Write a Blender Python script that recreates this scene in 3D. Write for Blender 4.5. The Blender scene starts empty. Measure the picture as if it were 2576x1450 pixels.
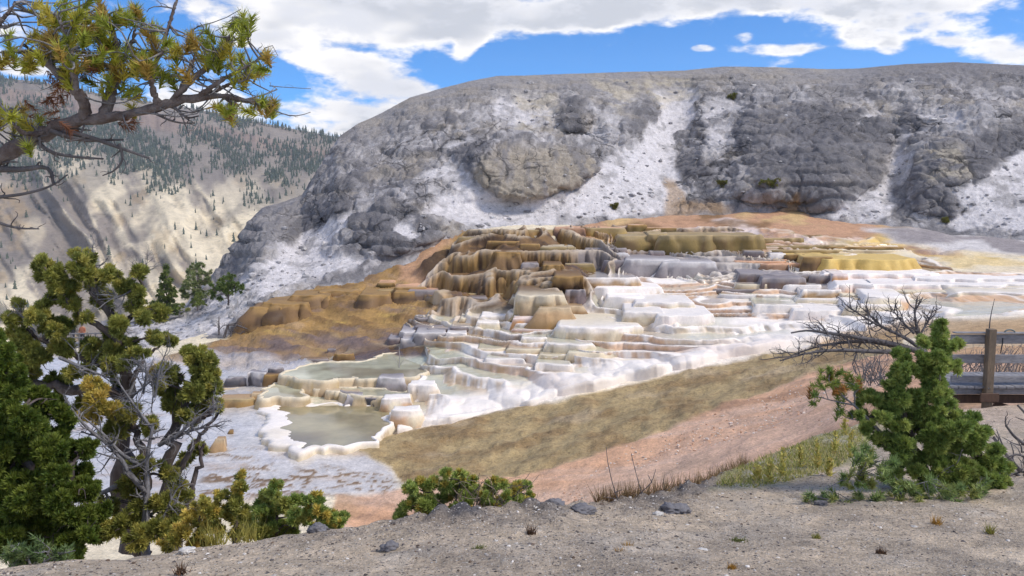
import bpy, math, random
import numpy as np
from mathutils import Vector

# ------------------------------------------------------------------ camera, sky, sun, exposure
scene = bpy.context.scene
PITCH = math.atan(205.0 / 2022.0)
FT = 2022.0                       # focal length for a 2576 x 1450 frame
cam_data = bpy.data.cameras.new('camera')
cam_data.sensor_width = 36.0
cam_data.lens = 36.0 * FT / 2576.0
cam_data.clip_start = 0.05
cam_data.clip_end = 20000
cam = bpy.data.objects.new('camera', cam_data)
cam.location = (0, 0, 0)
cam.rotation_euler = (math.pi / 2 - PITCH, 0, 0)
scene.collection.objects.link(cam)
scene.camera = cam
scene.view_settings.view_transform = 'Standard'
scene.view_settings.look = 'None'
scene.view_settings.exposure = 1.13
scene.view_settings.gamma = 1.0
scene.view_settings.use_curve_mapping = False
scene.render.engine = 'CYCLES'
scene.cycles.max_bounces = 4
scene.cycles.diffuse_bounces = 2
scene.cycles.glossy_bounces = 2
scene.cycles.transmission_bounces = 3
scene.cycles.transparent_max_bounces = 4
scene.cycles.caustics_reflective = False
scene.cycles.caustics_refractive = False

SUN_EL, SUN_AZ = math.radians(48), math.radians(105)     # azimuth clockwise from +Y (view direction)
sun_dir = Vector((math.sin(SUN_AZ) * math.cos(SUN_EL), math.cos(SUN_AZ) * math.cos(SUN_EL), math.sin(SUN_EL)))
sun_data = bpy.data.lights.new('sun', 'SUN')
sun_data.energy = 1.5
sun_data.angle = math.radians(15)
sun_data.color = (1.0, 0.94, 0.85)
sun = bpy.data.objects.new('sun', sun_data)
sun.rotation_euler = sun_dir.to_track_quat('Z', 'Y').to_euler()
scene.collection.objects.link(sun)

world = bpy.data.worlds.new('World')
scene.world = world
world.use_nodes = True
wt = world.node_tree
wt.nodes.clear()

class NT:
    """tiny node-tree helper"""
    def __init__(s, t): s.t = t
    def n(s, typ, **kw):
        nd = s.t.nodes.new(typ)
        for k, v in kw.items():
            setattr(nd, k, v)
        return nd
    def put(s, sock, v):
        if isinstance(v, bpy.types.NodeSocket): s.t.links.new(v, sock)
        elif v is not None: sock.default_value = v
    def m(s, op, a, b=None, c=None, clamp=False):
        nd = s.n('ShaderNodeMath', operation=op, use_clamp=clamp)
        for i, v in enumerate((a, b, c)): s.put(nd.inputs[i], v)
        return nd.outputs[0]
    def vm(s, op, a, b=None):
        nd = s.n('ShaderNodeVectorMath', operation=op)
        s.put(nd.inputs[0], a); s.put(nd.inputs[1], b)
        return nd.outputs[0]
    def mix(s, f, a, b, blend='MIX'):
        nd = s.n('ShaderNodeMix', data_type='RGBA', blend_type=blend)
        s.put(nd.inputs[0], f); s.put(nd.inputs[6], a); s.put(nd.inputs[7], b)
        return nd.outputs[2]
    def fmix(s, f, a, b):
        nd = s.n('ShaderNodeMix', data_type='FLOAT')
        s.put(nd.inputs[0], f); s.put(nd.inputs[2], a); s.put(nd.inputs[3], b)
        return nd.outputs[0]
    def noise(s, vec, scale, detail=4, rough=0.55, dist=0.0):
        nd = s.n('ShaderNodeTexNoise')
        s.put(nd.inputs['Vector'], vec); s.put(nd.inputs['Scale'], scale)
        s.put(nd.inputs['Detail'], detail); s.put(nd.inputs['Roughness'], rough); s.put(nd.inputs['Distortion'], dist)
        return nd.outputs[0]
    def ramp(s, f, a, b, c=0.0, d=1.0, smooth=True):
        nd = s.n('ShaderNodeMapRange', interpolation_type='SMOOTHSTEP' if smooth else 'LINEAR')
        for i, v in enumerate((f, a, b, c, d)): s.put(nd.inputs[i], v)
        return nd.outputs[0]
    def xyz(s, x, y, z):
        nd = s.n('ShaderNodeCombineXYZ')
        for i, v in enumerate((x, y, z)): s.put(nd.inputs[i], v)
        return nd.outputs[0]

def build_sky():
    g = NT(wt)
    sky = g.n('ShaderNodeTexSky', sky_type='NISHITA')
    sky.sun_disc = False
    sky.sun_elevation = SUN_EL
    sky.sun_rotation = SUN_AZ
    sky.altitude = 1900; sky.air_density = 0.75; sky.dust_density = 0.0; sky.ozone_density = 6.0
    hs = g.n('ShaderNodeHueSaturation')
    hs.inputs['Saturation'].default_value = 1.24
    hs.inputs['Value'].default_value = SKY_V
    g.put(hs.inputs['Color'], sky.outputs[0])
    tc = g.n('ShaderNodeTexCoord').outputs['Generated']
    sp = g.n('ShaderNodeSeparateXYZ'); g.put(sp.inputs[0], tc)
    x, y, z = sp.outputs
    # the cloud deck seen from below: flatten the direction onto a sheet overhead
    zz = g.m('ADD', g.m('MAXIMUM', z, 0.0), 0.14)
    u = g.m('DIVIDE', x, zz); v = g.m('DIVIDE', y, zz)
    p = g.xyz(u, v, 0.37)
    n1 = g.noise(g.vm('MULTIPLY', tc, (5.0, 5.0, 15.0)), 1.0, 3, 0.55, 0.2)
    n2 = g.noise(g.vm('MULTIPLY', tc, (15.0, 15.0, 36.0)), 1.0, 5, 0.62, 0.0)
    # direction on a vertical sheet (only to say where the larger clouds of the deck hang)
    yy = g.m('MAXIMUM', y, 0.05)
    az = g.m('DIVIDE', x, yy); el = g.m('DIVIDE', z, yy)
    front = g.ramp(y, 0.15, 0.4)
    cov = None
    for (cx, cy, rx, ry, w, tilt) in CLOUDS:
        dx = g.m('SUBTRACT', az, cx); dy = g.m('SUBTRACT', el, cy)
        if tilt: dy = g.m('SUBTRACT', dy, g.m('MULTIPLY', dx, tilt))
        ex = g.m('DIVIDE', dx, rx); ey = g.m('DIVIDE', dy, ry); d2 = g.m('MULTIPLY_ADD', ex, ex, g.m('MULTIPLY', ey, ey))
        e = g.m('DIVIDE', w, g.m('MULTIPLY_ADD', g.m('MULTIPLY', d2, d2), g.m('MULTIPLY_ADD', d2, .55, .55), 1.0))
        cov = e if cov is None else g.m('ADD', cov, e)
    cov = g.m('MULTIPLY', cov, front)
    nn = g.m('ADD', g.m('MULTIPLY', n1, 0.45), g.m('MULTIPLY', n2, 0.55))
    out = g.m('MULTIPLY', g.m('SUBTRACT', 1.0, front), 0.48)
    dens = g.m('ADD', g.m('ADD', g.m('MULTIPLY', g.m('SUBTRACT', nn, 0.5), 3.9), g.m('MULTIPLY', cov, 0.66)), g.m('SUBTRACT', out, 0.17))
    mask = g.ramp(dens, 0.08, 0.62)
    # thick cloud is grey underneath, edges and tops are white
    thick = g.m('MULTIPLY', g.ramp(dens, 0.45, 0.95), g.ramp(n1, 0.36, 0.62))
    ccol = g.mix(thick, (0.585, 0.565, 0.55, 1), (0.31, 0.32, 0.35, 1))
    ccol = g.mix(g.ramp(n2, 0.38, 0.60, 0.9, 0.0), ccol, (0.40, 0.405, 0.435, 1))
    skyc = g.vm('SCALE', hs.outputs[0]); 
    sc_node = skyc.node; sc_node.inputs['Scale'].default_value = SKY_S
    col = g.mix(mask, skyc, ccol)
    # below the horizon: plain ground tone
    col = g.mix(g.ramp(z, -0.03, 0.0), (0.22, 0.2, 0.18, 1), col)
    bg = g.n('ShaderNodeBackground')
    g.put(bg.inputs[0], col); bg.inputs[1].default_value = 1.0
    o = g.n('ShaderNodeOutputWorld')
    wt.links.new(bg.outputs[0], o.inputs[0])

SKY_S, SKY_V = 0.09, 1.05
def _c(tx, ty, rx, ry, w, tilt=0.0):
    # cloud centre given in picture terms, turned into a direction
    k = (tx - 1288) / FT; m = (725 - ty) / FT
    yv = math.cos(PITCH) + m * math.sin(PITCH); zv = -math.sin(PITCH) + m * math.cos(PITCH)
    return (k / yv, zv / yv, rx / FT, ry / FT, w, tilt)
CLOUDS = [
    _c(620, 25, 420, 78, 1.0), _c(1130, 30, 420, 62, 1.0), _c(1620, 22, 330, 38, 1.0, .06), _c(1950, -8, 200, 30, .9), _c(930, 88, 190, 36, .8), _c(1000, -60, 1100, 50, .8),
    _c(60, 60, 150, 40, .8), _c(60, 168, 110, 26, .9),
    _c(860, 160, 120, 34, .95, -.1), _c(960, 195, 150, 38, .95, -.1), _c(950, 250, 170, 40, 1.0), _c(700, 300, 330, 44, 1.1, -.06), _c(480, 210, 120, 50, .9), _c(700, 118, 110, 30, .8, -.2), _c(1180, 115, 44, 28, .9, .5), 
    _c(1762, 121, 30, 11, 1.0), _c(1950, 124, 130, 15, .95), _c(1868, 94, 30, 12, .9), 
    _c(2220, 25, 190, 34, .9), _c(2270, 76, 150, 26, .85, .1), _c(2420, 8, 130, 26, .8), _c(2240, 122, 34, 17, .95), _c(2390, 106, 50, 13, .95), _c(2510, 128, 90, 30, 1.05), _c(2800, 100, 200, 50, .9), _c(-200, 150, 220, 80, .9),
]
build_sky()
world.cycles.sampling_method = 'MANUAL'
world.cycles.sample_map_resolution = 256

# ------------------------------------------------------------------ helpers
C = scene.collection
CP, SP = math.cos(PITCH), math.sin(PITCH)

def pt(px, py, D):
    """point of the place that the photograph shows at (px, py), standing D metres ahead"""
    px = np.asarray(px, float); py = np.asarray(py, float); D = np.asarray(D, float)
    k = (px - 1288.0) / FT; m = (725.0 - py) / FT
    dy = CP + m * SP; dz = -SP + m * CP
    s = D / dy
    return np.stack(np.broadcast_arrays(k * s, D + 0 * k, dz * s), -1)

def ptz(px, py, z):
    """point at (px, py) lying on the level z"""
    k = (px - 1288.0) / FT; m = (725.0 - py) / FT
    dy = CP + m * SP; dz = -SP + m * CP
    s = z / dz
    return np.array([k * s, dy * s, z])

def depz(px, py, z): return float(ptz(px, py, z)[1])

def proj(P):
    P = np.asarray(P, float)
    d = P[..., 1] * CP - P[..., 2] * SP
    v = P[..., 1] * SP + P[..., 2] * CP
    return 1288 + FT * P[..., 0] / d, 725 - FT * v / d

def _hash(ix, iy, iz, seed):
    h = (ix.astype(np.uint32) * np.uint32(374761393)) ^ (iy.astype(np.uint32) * np.uint32(668265263)) ^ (iz.astype(np.uint32) * np.uint32(2147483647)) ^ np.uint32((seed * 3266489917) & 0xffffffff)
    h = (h ^ (h >> np.uint32(13))) * np.uint32(1274126177)
    h = (h ^ (h >> np.uint32(16))) * np.uint32(2246822519)
    return ((h ^ (h >> np.uint32(15))) & np.uint32(0xffffff)).astype(np.float32) / np.float32(0xffffff)

def vnoise(x, y, z, seed=0):
    """smooth value noise in -1..1"""
    x, y, z = np.broadcast_arrays(np.asarray(x, np.float32), np.asarray(y, np.float32), np.asarray(z, np.float32))
    ix = np.floor(x).astype(np.int64); iy = np.floor(y).astype(np.int64); iz = np.floor(z).astype(np.int64)
    fx = x - ix; fy = y - iy; fz = z - iz
    fx = fx * fx * fx * (fx * (fx * 6 - 15) + 10); fy = fy * fy * fy * (fy * (fy * 6 - 15) + 10); fz = fz * fz * fz * (fz * (fz * 6 - 15) + 10)
    r = 0
    for a in (0, 1):
        wx = fx if a else 1 - fx
        for b in (0, 1):
            wy = fy if b else 1 - fy
            for c in (0, 1):
                wz = fz if c else 1 - fz
                r = r + wx * wy * wz * _hash(ix + a, iy + b, iz + c, seed)
    return r * 2 - 1

def fbm(x, y, z, seed=0, oct=4, gain=0.5, lac=2.03, ridged=False):
    a = 1.0; t = 0; s = 0
    for o in range(oct):
        n = vnoise(x, y, z, seed + o * 17)
        if ridged: n = 1 - 2 * np.abs(n)
        s = s + a * n; t += a
        a *= gain; x = x * lac + 3.1; y = y * lac + 1.7; z = z * lac + 5.3
    return s / t

def worley(x, y, z, seed=0):
    """distance to the nearest and second nearest cell point"""
    x = np.asarray(x, np.float32); y = np.asarray(y, np.float32); z = np.asarray(z, np.float32)
    ix = np.floor(x).astype(np.int64); iy = np.floor(y).astype(np.int64); iz = np.floor(z).astype(np.int64)
    f1 = np.full(x.shape, 9.0, np.float32); f2 = f1.copy()
    for a in (-1, 0, 1):
        for b in (-1, 0, 1):
            for c in (-1, 0, 1):
                jx, jy, jz = ix + a, iy + b, iz + c
                d = (jx + _hash(jx, jy, jz, seed) - x) ** 2 + (jy + _hash(jx, jy, jz, seed + 7) - y) ** 2 + (jz + _hash(jx, jy, jz, seed + 13) - z) ** 2
                f2 = np.minimum(f2, np.maximum(f1, d)); f1 = np.minimum(f1, d)
    return np.sqrt(f1), np.sqrt(f2)

def sstep(a, b, x):
    t = np.clip((x - a) / (b - a), 0, 1)
    return t * t * (3 - 2 * t)

def line(px, pts):
    p = np.array(pts, float)
    return np.interp(px, p[:, 0], p[:, 1])

def smooth_line(px, pts):
    """interpolation through points without kinks"""
    p = np.array(pts, float)
    px = np.asarray(px, float)
    X = np.linspace(p[0, 0], p[-1, 0], 1200)
    Y = np.interp(X, p[:, 0], p[:, 1])
    k = np.hanning(25); k /= k.sum()
    Y = np.convolve(np.pad(Y, 12, mode='edge'), k, 'valid')
    return np.interp(px, X, Y)

def polymask(px, py, poly, soft):
    """1 inside a closed outline, fading over `soft` across its edge"""
    poly = np.array(poly, float)
    inside = np.zeros(px.shape, bool); dist = np.full(px.shape, 1e9)
    x0, y0 = poly.min(0) - soft * 2; x1, y1 = poly.max(0) + soft * 2
    sel = (px > x0) & (px < x1) & (py > y0) & (py < y1)
    X = px[sel]; Y = py[sel]
    ins = np.zeros(X.shape, bool); dd = np.full(X.shape, 1e9)
    n = len(poly)
    for i in range(n):
        a = poly[i]; b = poly[(i + 1) % n]
        cond = ((a[1] > Y) != (b[1] > Y))
        with np.errstate(divide='ignore', invalid='ignore'):
            xc = (b[0] - a[0]) * (Y - a[1]) / (b[1] - a[1] if b[1] != a[1] else 1e-9) + a[0]
        ins ^= cond & (X < xc)
        e = b - a; t = np.clip(((X - a[0]) * e[0] + (Y - a[1]) * e[1]) / max(e @ e, 1e-9), 0, 1)
        dd = np.minimum(dd, np.hypot(X - a[0] - t * e[0], Y - a[1] - t * e[1]))
    sd = np.where(ins, dd, -dd)
    out = np.zeros(px.shape)
    out[sel] = sstep(-soft, soft, sd)
    return out

class RBF:
    """smooth surface through scattered control values (log distance over the picture plane)"""
    def __init__(s, pts):
        p = np.array(pts, float)
        s.X = np.c_[p[:, 0] * 0.5, p[:, 1]] / 300.0
        n = len(p)
        d = np.linalg.norm(s.X[:, None] - s.X[None], axis=-1)
        A = np.zeros((n + 3, n + 3)); A[:n, :n] = d - np.eye(n) * 0.02
        Q = np.c_[np.ones(n), s.X]; A[:n, n:] = Q; A[n:, :n] = Q.T
        s.w = np.linalg.solve(A, np.r_[np.log(p[:, 2]), 0, 0, 0])
    def __call__(s, px, py):
        px = np.asarray(px, float); py = np.asarray(py, float)
        q = np.stack(np.broadcast_arrays(px * 0.5, py), -1) / 300.0
        sh = q.shape[:-1]; q = q.reshape(-1, 2)
        r = s.w[-3] + q @ s.w[-2:]
        for i in range(len(s.X)):
            r = r + s.w[i] * np.hypot(q[:, 0] - s.X[i, 0], q[:, 1] - s.X[i, 1])
        return np.exp(r).reshape(sh)

def srgb(r, g, b):
    v = np.array([r, g, b], float) / 255.0
    return np.where(v <= 0.04045, v / 12.92, ((v + 0.055) / 1.055) ** 2.4)

def lin(c, t):
    """blend colour array c towards colour t by mask"""
    def f(m): return c * (1 - m[..., None]) + np.asarray(t) * m[..., None]
    return f

def blend(col, m, t):
    return col * (1 - m[..., None]) + np.asarray(t, float) * m[..., None]

def mesh_np(name, V, Fq=None, Ft=None, col=None, extra=None, mats=(), matidx=None, smooth=True):
    """mesh from numpy arrays: vertices, quads and triangles, per-vertex colour and extra float layers"""
    me = bpy.data.meshes.new(name)
    V = np.asarray(V, np.float32).reshape(-1, 3)
    nq = 0 if Fq is None else len(Fq); nt = 0 if Ft is None else len(Ft)
    me.vertices.add(len(V)); me.vertices.foreach_set('co', V.ravel())
    idx = np.concatenate([np.asarray(Fq, np.int32).ravel() if nq else np.zeros(0, np.int32), np.asarray(Ft, np.int32).ravel() if nt else np.zeros(0, np.int32)])
    me.loops.add(len(idx)); me.loops.foreach_set('vertex_index', idx)
    me.polygons.add(nq + nt)
    starts = np.concatenate([np.arange(nq) * 4, nq * 4 + np.arange(nt) * 3]).astype(np.int32)
    me.polygons.foreach_set('loop_start', starts)
    me.polygons.foreach_set('use_smooth', np.full(nq + nt, smooth, bool))
    if matidx is not None: me.polygons.foreach_set('material_index', np.asarray(matidx, np.int32))
    if col is not None:
        a = me.attributes.new('Col', 'FLOAT_COLOR', 'POINT')
        c4 = np.ones((len(V), 4), np.float32); c4[:, :3] = np.asarray(col, np.float32).reshape(-1, 3)
        a.data.foreach_set('color', c4.ravel())
    for k, v in (extra or {}).items():
        a = me.attributes.new(k, 'FLOAT', 'POINT')
        a.data.foreach_set('value', np.asarray(v, np.float32).ravel())
    for m in mats: me.materials.append(m)
    me.update(calc_edges=True)
    me.validate()
    return me

def grid_faces(nr, nc, flip=False):
    i = np.arange(nr - 1)[:, None] * nc + np.arange(nc - 1)[None]
    q = np.stack([i, i + 1, i + nc + 1, i + nc], -1).reshape(-1, 4)
    return q[:, ::-1] if flip else q

def link(name, me, parent=None, label=None, cat=None, group=None, kind=None, loc=None):
    o = bpy.data.objects.new(name, me)
    C.objects.link(o)
    if parent is not None: o.parent = parent
    if label: o['label'] = label
    if cat: o['category'] = cat
    if group: o['group'] = group
    if kind: o['kind'] = kind
    if loc is not None: o.location = loc
    return o

def empty(name, label=None, cat=None, group=None, loc=(0, 0, 0), kind=None):
    o = link(name, None, None, label, cat, group, kind, loc)
    o.empty_display_size = 0.1
    return o

def grid_normals(P):
    du = np.gradient(P, axis=1); dv = np.gradient(P, axis=0)
    n = np.cross(du, dv)
    n /= np.linalg.norm(n, axis=-1, keepdims=True) + 1e-9
    flip = np.sign((n * -P).sum(-1)); flip[flip == 0] = 1
    return n * flip[..., None]

# ------------------------------------------------------------------ materials
def earth_material(name, scales, bump=0.5, dist=0.05, var=0.25, spots=None, rough=0.92, hue=None, wetrough=0.1, spec=0.35, stretch=None, moss=False, cracks=None):
    """surface colour from the 'Col' layer (what the stuff is), broken up by procedural grain and relief"""
    m = bpy.data.materials.new(name); m.use_nodes = True
    g = NT(m.node_tree); b = m.node_tree.nodes['Principled BSDF']
    pos = g.n('ShaderNodeNewGeometry').outputs['Position']
    if stretch: pos = g.vm('MULTIPLY', pos, stretch)
    col = g.n('ShaderNodeAttribute', attribute_name='Col').outputs['Color']
    wet = g.n('ShaderNodeAttribute', attribute_name='wet').outputs['Fac']
    h = None
    for i, s in enumerate(scales):
        n = g.noise(pos, s, 5, 0.62)
        h = n if h is None else g.m('ADD', h, g.m('MULTIPLY', n, 0.75 ** i))
        k = g.ramp(n, 0.25, 0.75, 1 - var, 1 + var, smooth=False)
        col = g.mix(1.0, col, g.xyz(k, k, k), 'MULTIPLY')
    if hue is not None:
        n = g.noise(g.vm('ADD', pos, (7, 3, 1)), scales[0] * 1.7, 5, 0.65)
        col = g.mix(g.ramp(n, 0.45, 0.7, 0, hue[1]), col, hue[0])
    if spots:
        for (s, th, c, amt) in spots:
            v = g.n('ShaderNodeTexVoronoi', feature='F1'); g.put(v.inputs['Vector'], pos); v.inputs['Scale'].default_value = s
            sepc = g.n('ShaderNodeSeparateColor'); g.put(sepc.inputs[0], v.outputs['Color'])
            f = g.m('MULTIPLY', g.m('LESS_THAN', v.outputs['Distance'], g.m('MULTIPLY', sepc.outputs[1], th)), g.m('GREATER_THAN', sepc.outputs[0], 1 - amt))
            col = g.mix(f, col, c)
    if moss:
        mo = g.n('ShaderNodeAttribute', attribute_name='moss').outputs['Fac']
        a = g.noise(g.vm('MULTIPLY', pos, (1.0, 1.8, 1.0)), 2.2, 6, .7); c = g.noise(g.vm('MULTIPLY', pos, (1.0, 1.6, 1.0)), 7.0, 4, .7)
        k = g.m('ADD', g.m('MULTIPLY', a, .55), g.m('MULTIPLY', c, .45))
        col = g.mix(g.m('MULTIPLY', g.ramp(k, .50, .62), g.m('MULTIPLY', mo, .5)), col, (.10, .074, .044, 1))
        col = g.mix(g.m('MULTIPLY', g.ramp(k, .46, .36), g.m('MULTIPLY', mo, .45)), col, (.48, .38, .24, 1))
    if cracks:
        warp = g.n('ShaderNodeTexNoise'); g.put(warp.inputs['Vector'], pos); warp.inputs['Scale'].default_value = .35; warp.inputs['Detail'].default_value = 4
        wp = g.vm('ADD', g.vm('MULTIPLY', pos, (1.0, .6, 1.25)), g.vm('MULTIPLY', warp.outputs['Color'], (3.2, 3.2, 3.2)))
        fade = g.noise(pos, .12, 3, .6); rk = g.n('ShaderNodeAttribute', attribute_name='rock').outputs['Fac']
        for sc, wid, amt in cracks:
            v = g.n('ShaderNodeTexVoronoi', feature='DISTANCE_TO_EDGE'); g.put(v.inputs['Vector'], wp); v.inputs['Scale'].default_value = sc
            ln_ = g.m('MULTIPLY', g.ramp(v.outputs['Distance'], 0.0, wid, 1.0, 0.0), g.m('MULTIPLY', rk, g.ramp(fade, .46, .60, 0, amt)))
            col = g.mix(ln_, col, (.045, .042, .045, 1)); h = g.m('SUBTRACT', h, g.m('MULTIPLY', ln_, 1.2))
    g.put(b.inputs['Base Color'], col)
    g.put(b.inputs['Roughness'], g.fmix(wet, rough, wetrough))
    g.put(b.inputs['Specular IOR Level'], g.fmix(wet, spec, 0.6))
    bp = g.n('ShaderNodeBump'); g.put(bp.inputs['Height'], h)
    g.put(bp.inputs['Strength'], g.fmix(wet, bump, bump * 0.08)); bp.inputs['Distance'].default_value = dist
    g.put(b.inputs['Normal'], bp.outputs[0])
    return m
# ------------------------------------------------------------------ lie of the land
EDGE = [(-400, 1470), (0, 1430), (150, 1405), (300, 1402), (400, 1392), (520, 1372), (700, 1352), (870, 1326), (1000, 1308), (1150, 1292), (1250, 1277), (1400, 1272), (1520, 1264), (1640, 1250),
        (1760, 1222), (1850, 1180), (1950, 1138), (2050, 1100), (2150, 1070), (2300, 1045), (2576, 1015), (2900, 1000)]
HILL_BASE = [(250, 890), (330, 895), (380, 890), (450, 872), (560, 842), (620, 806), (645, 780), (760, 727), (940, 680), (1040, 632), (1150, 590), (1180, 579),
             (1400, 578), (1530, 545), (1690, 531), (1850, 531), (2000, 540), (2200, 556), (2330, 567), (2400, 588), (2576, 603), (2900, 615)]
HILL_CREST = [(250, 825), (330, 815), (400, 802), (470, 772), (500, 735), (540, 690), (590, 622), (620, 562), (660, 522), (720, 506), (760, 490), (800, 430), (830, 388), (850, 346),
              (900, 312), (960, 285), (1030, 247), (1100, 226), (1180, 205), (1250, 192), (1330, 190), (1460, 186), (1600, 181), (1720, 178), (1820, 168), (1960, 170),
              (2080, 175), (2160, 173), (2280, 162), (2400, 157), (2576, 165), (2900, 185)]
HB_D = [(250, 60), (380, 62), (560, 66), (760, 75), (940, 79), (1150, 86), (1400, 92), (1690, 100), (2000, 98), (2330, 91), (2576, 85), (2900, 80)]
HC_D = [(250, 74), (400, 76), (470, 80), (540, 88), (620, 97), (720, 101), (800, 108), (850, 113), (960, 118), (1250, 126), (1720, 134), (2160, 134), (2576, 126), (2900, 122)]

def L(px, py, z): return (px, py, depz(px, py, z))
LAND = [
    L(-300, 905, -11), L(-300, 1300, -11.4), L(300, 895, -11.2), L(300, 1000, -11.3), L(300, 1300, -11.6), L(600, 1000, -11.0), L(600, 1150, -11.2), L(600, 1300, -11.5),
    L(800, 1150, -11.15), L(800, 1040, -11.0), L(985, 1110, -11.0), L(985, 1250, -11.3), L(985, 1330, -11.5), L(430, 890, -10.9), L(700, 980, -10.7), L(780, 930, -10.3),
    (560, 842, 66), (645, 780, 70), (760, 727, 75), (940, 680, 79), (1040, 632, 82), (1150, 590, 86), (700, 860, 60), (900, 830, 61), (900, 760, 69), (1050, 720, 73),
    (1050, 800, 62), (1000, 880, 55), (800, 900, 57), (1000, 935, 49.5), (1100, 860, 54), (1200, 910, 48.5), (1300, 800, 57), (1400, 760, 60), (1250, 765, 65), (1250, 690, 71), (1250, 610, 78),
    (1500, 700, 68), (1500, 645, 74), (1600, 605, 84), (1600, 565, 92), (1400, 585, 88), (1250, 1045, 40.5), (1200, 960, 45.5), (1500, 900, 46), (1500, 835, 53), (1700, 830, 50), (1700, 765, 58),
    (1700, 650, 74), (1700, 590, 86), (1900, 700, 65), (1900, 640, 74), (1900, 580, 86), (1900, 545, 95), (1690, 538, 99), (2100, 830, 48), (2100, 760, 56), (2100, 690, 66), (2100, 640, 74.5), (2100, 590, 86),
    (2150, 562, 93), (2400, 800, 46), (2400, 740, 55), (2400, 690, 64), (2400, 640, 74), (2400, 595, 87), (2576, 608, 83), (2576, 640, 74), (2576, 700, 62), (2576, 800, 44),
    (2850, 610, 80), (2850, 700, 60), (2850, 800, 43),
    (985, 1090, 39.6), (1300, 1028, 41), (1600, 963, 42.5), (1850, 903, 44), (2100, 860, 45),
    (1010, 1200, 33.5), (1300, 1190, 32), (1700, 1060, 34.5), (2000, 930, 39),
    (1340, 1270, 28.5), (1700, 1180, 28), (2000, 1090, 27), (2100, 1000, 30), (2300, 900, 34), (2400, 850, 39), (2500, 900, 29), (1700, 1290, 23), (2000, 1200, 21),
    (2200, 1100, 20), (2400, 1060, 15), (2576, 1060, 14.5), (2850, 1060, 14), (2600, 980, 19), (2850, 950, 21),
    (300, 1480, 23), (1000, 1480, 22), (1700, 1480, 17), (2200, 1400, 13), (2700, 1480, 10),
]
LAND_D = RBF(LAND)

# palette (real surface colours)
K = {k: srgb(*v) for k, v in dict(
    white=(240, 231, 223), cream=(222, 208, 182), greencream=(196, 194, 168), beige=(196, 174, 142), tan=(178, 146, 108), ochre=(156, 124, 76), brown=(120, 92, 60),
    darkbrown=(74, 56, 42), olive=(136, 114, 66), darkolive=(100, 86, 46), gold=(200, 166, 92), yellow=(218, 186, 112), orange=(200, 148, 100), rust=(160, 124, 98), pink=(212, 180, 158),
    pinkwhite=(228, 208, 200), maroon=(90, 68, 60), grey=(150, 142, 142), darkgrey=(84, 82, 86), lightgrey=(204, 198, 196), purple=(112, 98, 98), pinktan=(216, 170, 136),
    scree=(208, 203, 204), rock=(146, 142, 142), rockdark=(106, 104, 108), rocktan=(168, 157, 142), skygrey=(204, 197, 191), olivetan=(172, 150, 110)).items()}

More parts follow.
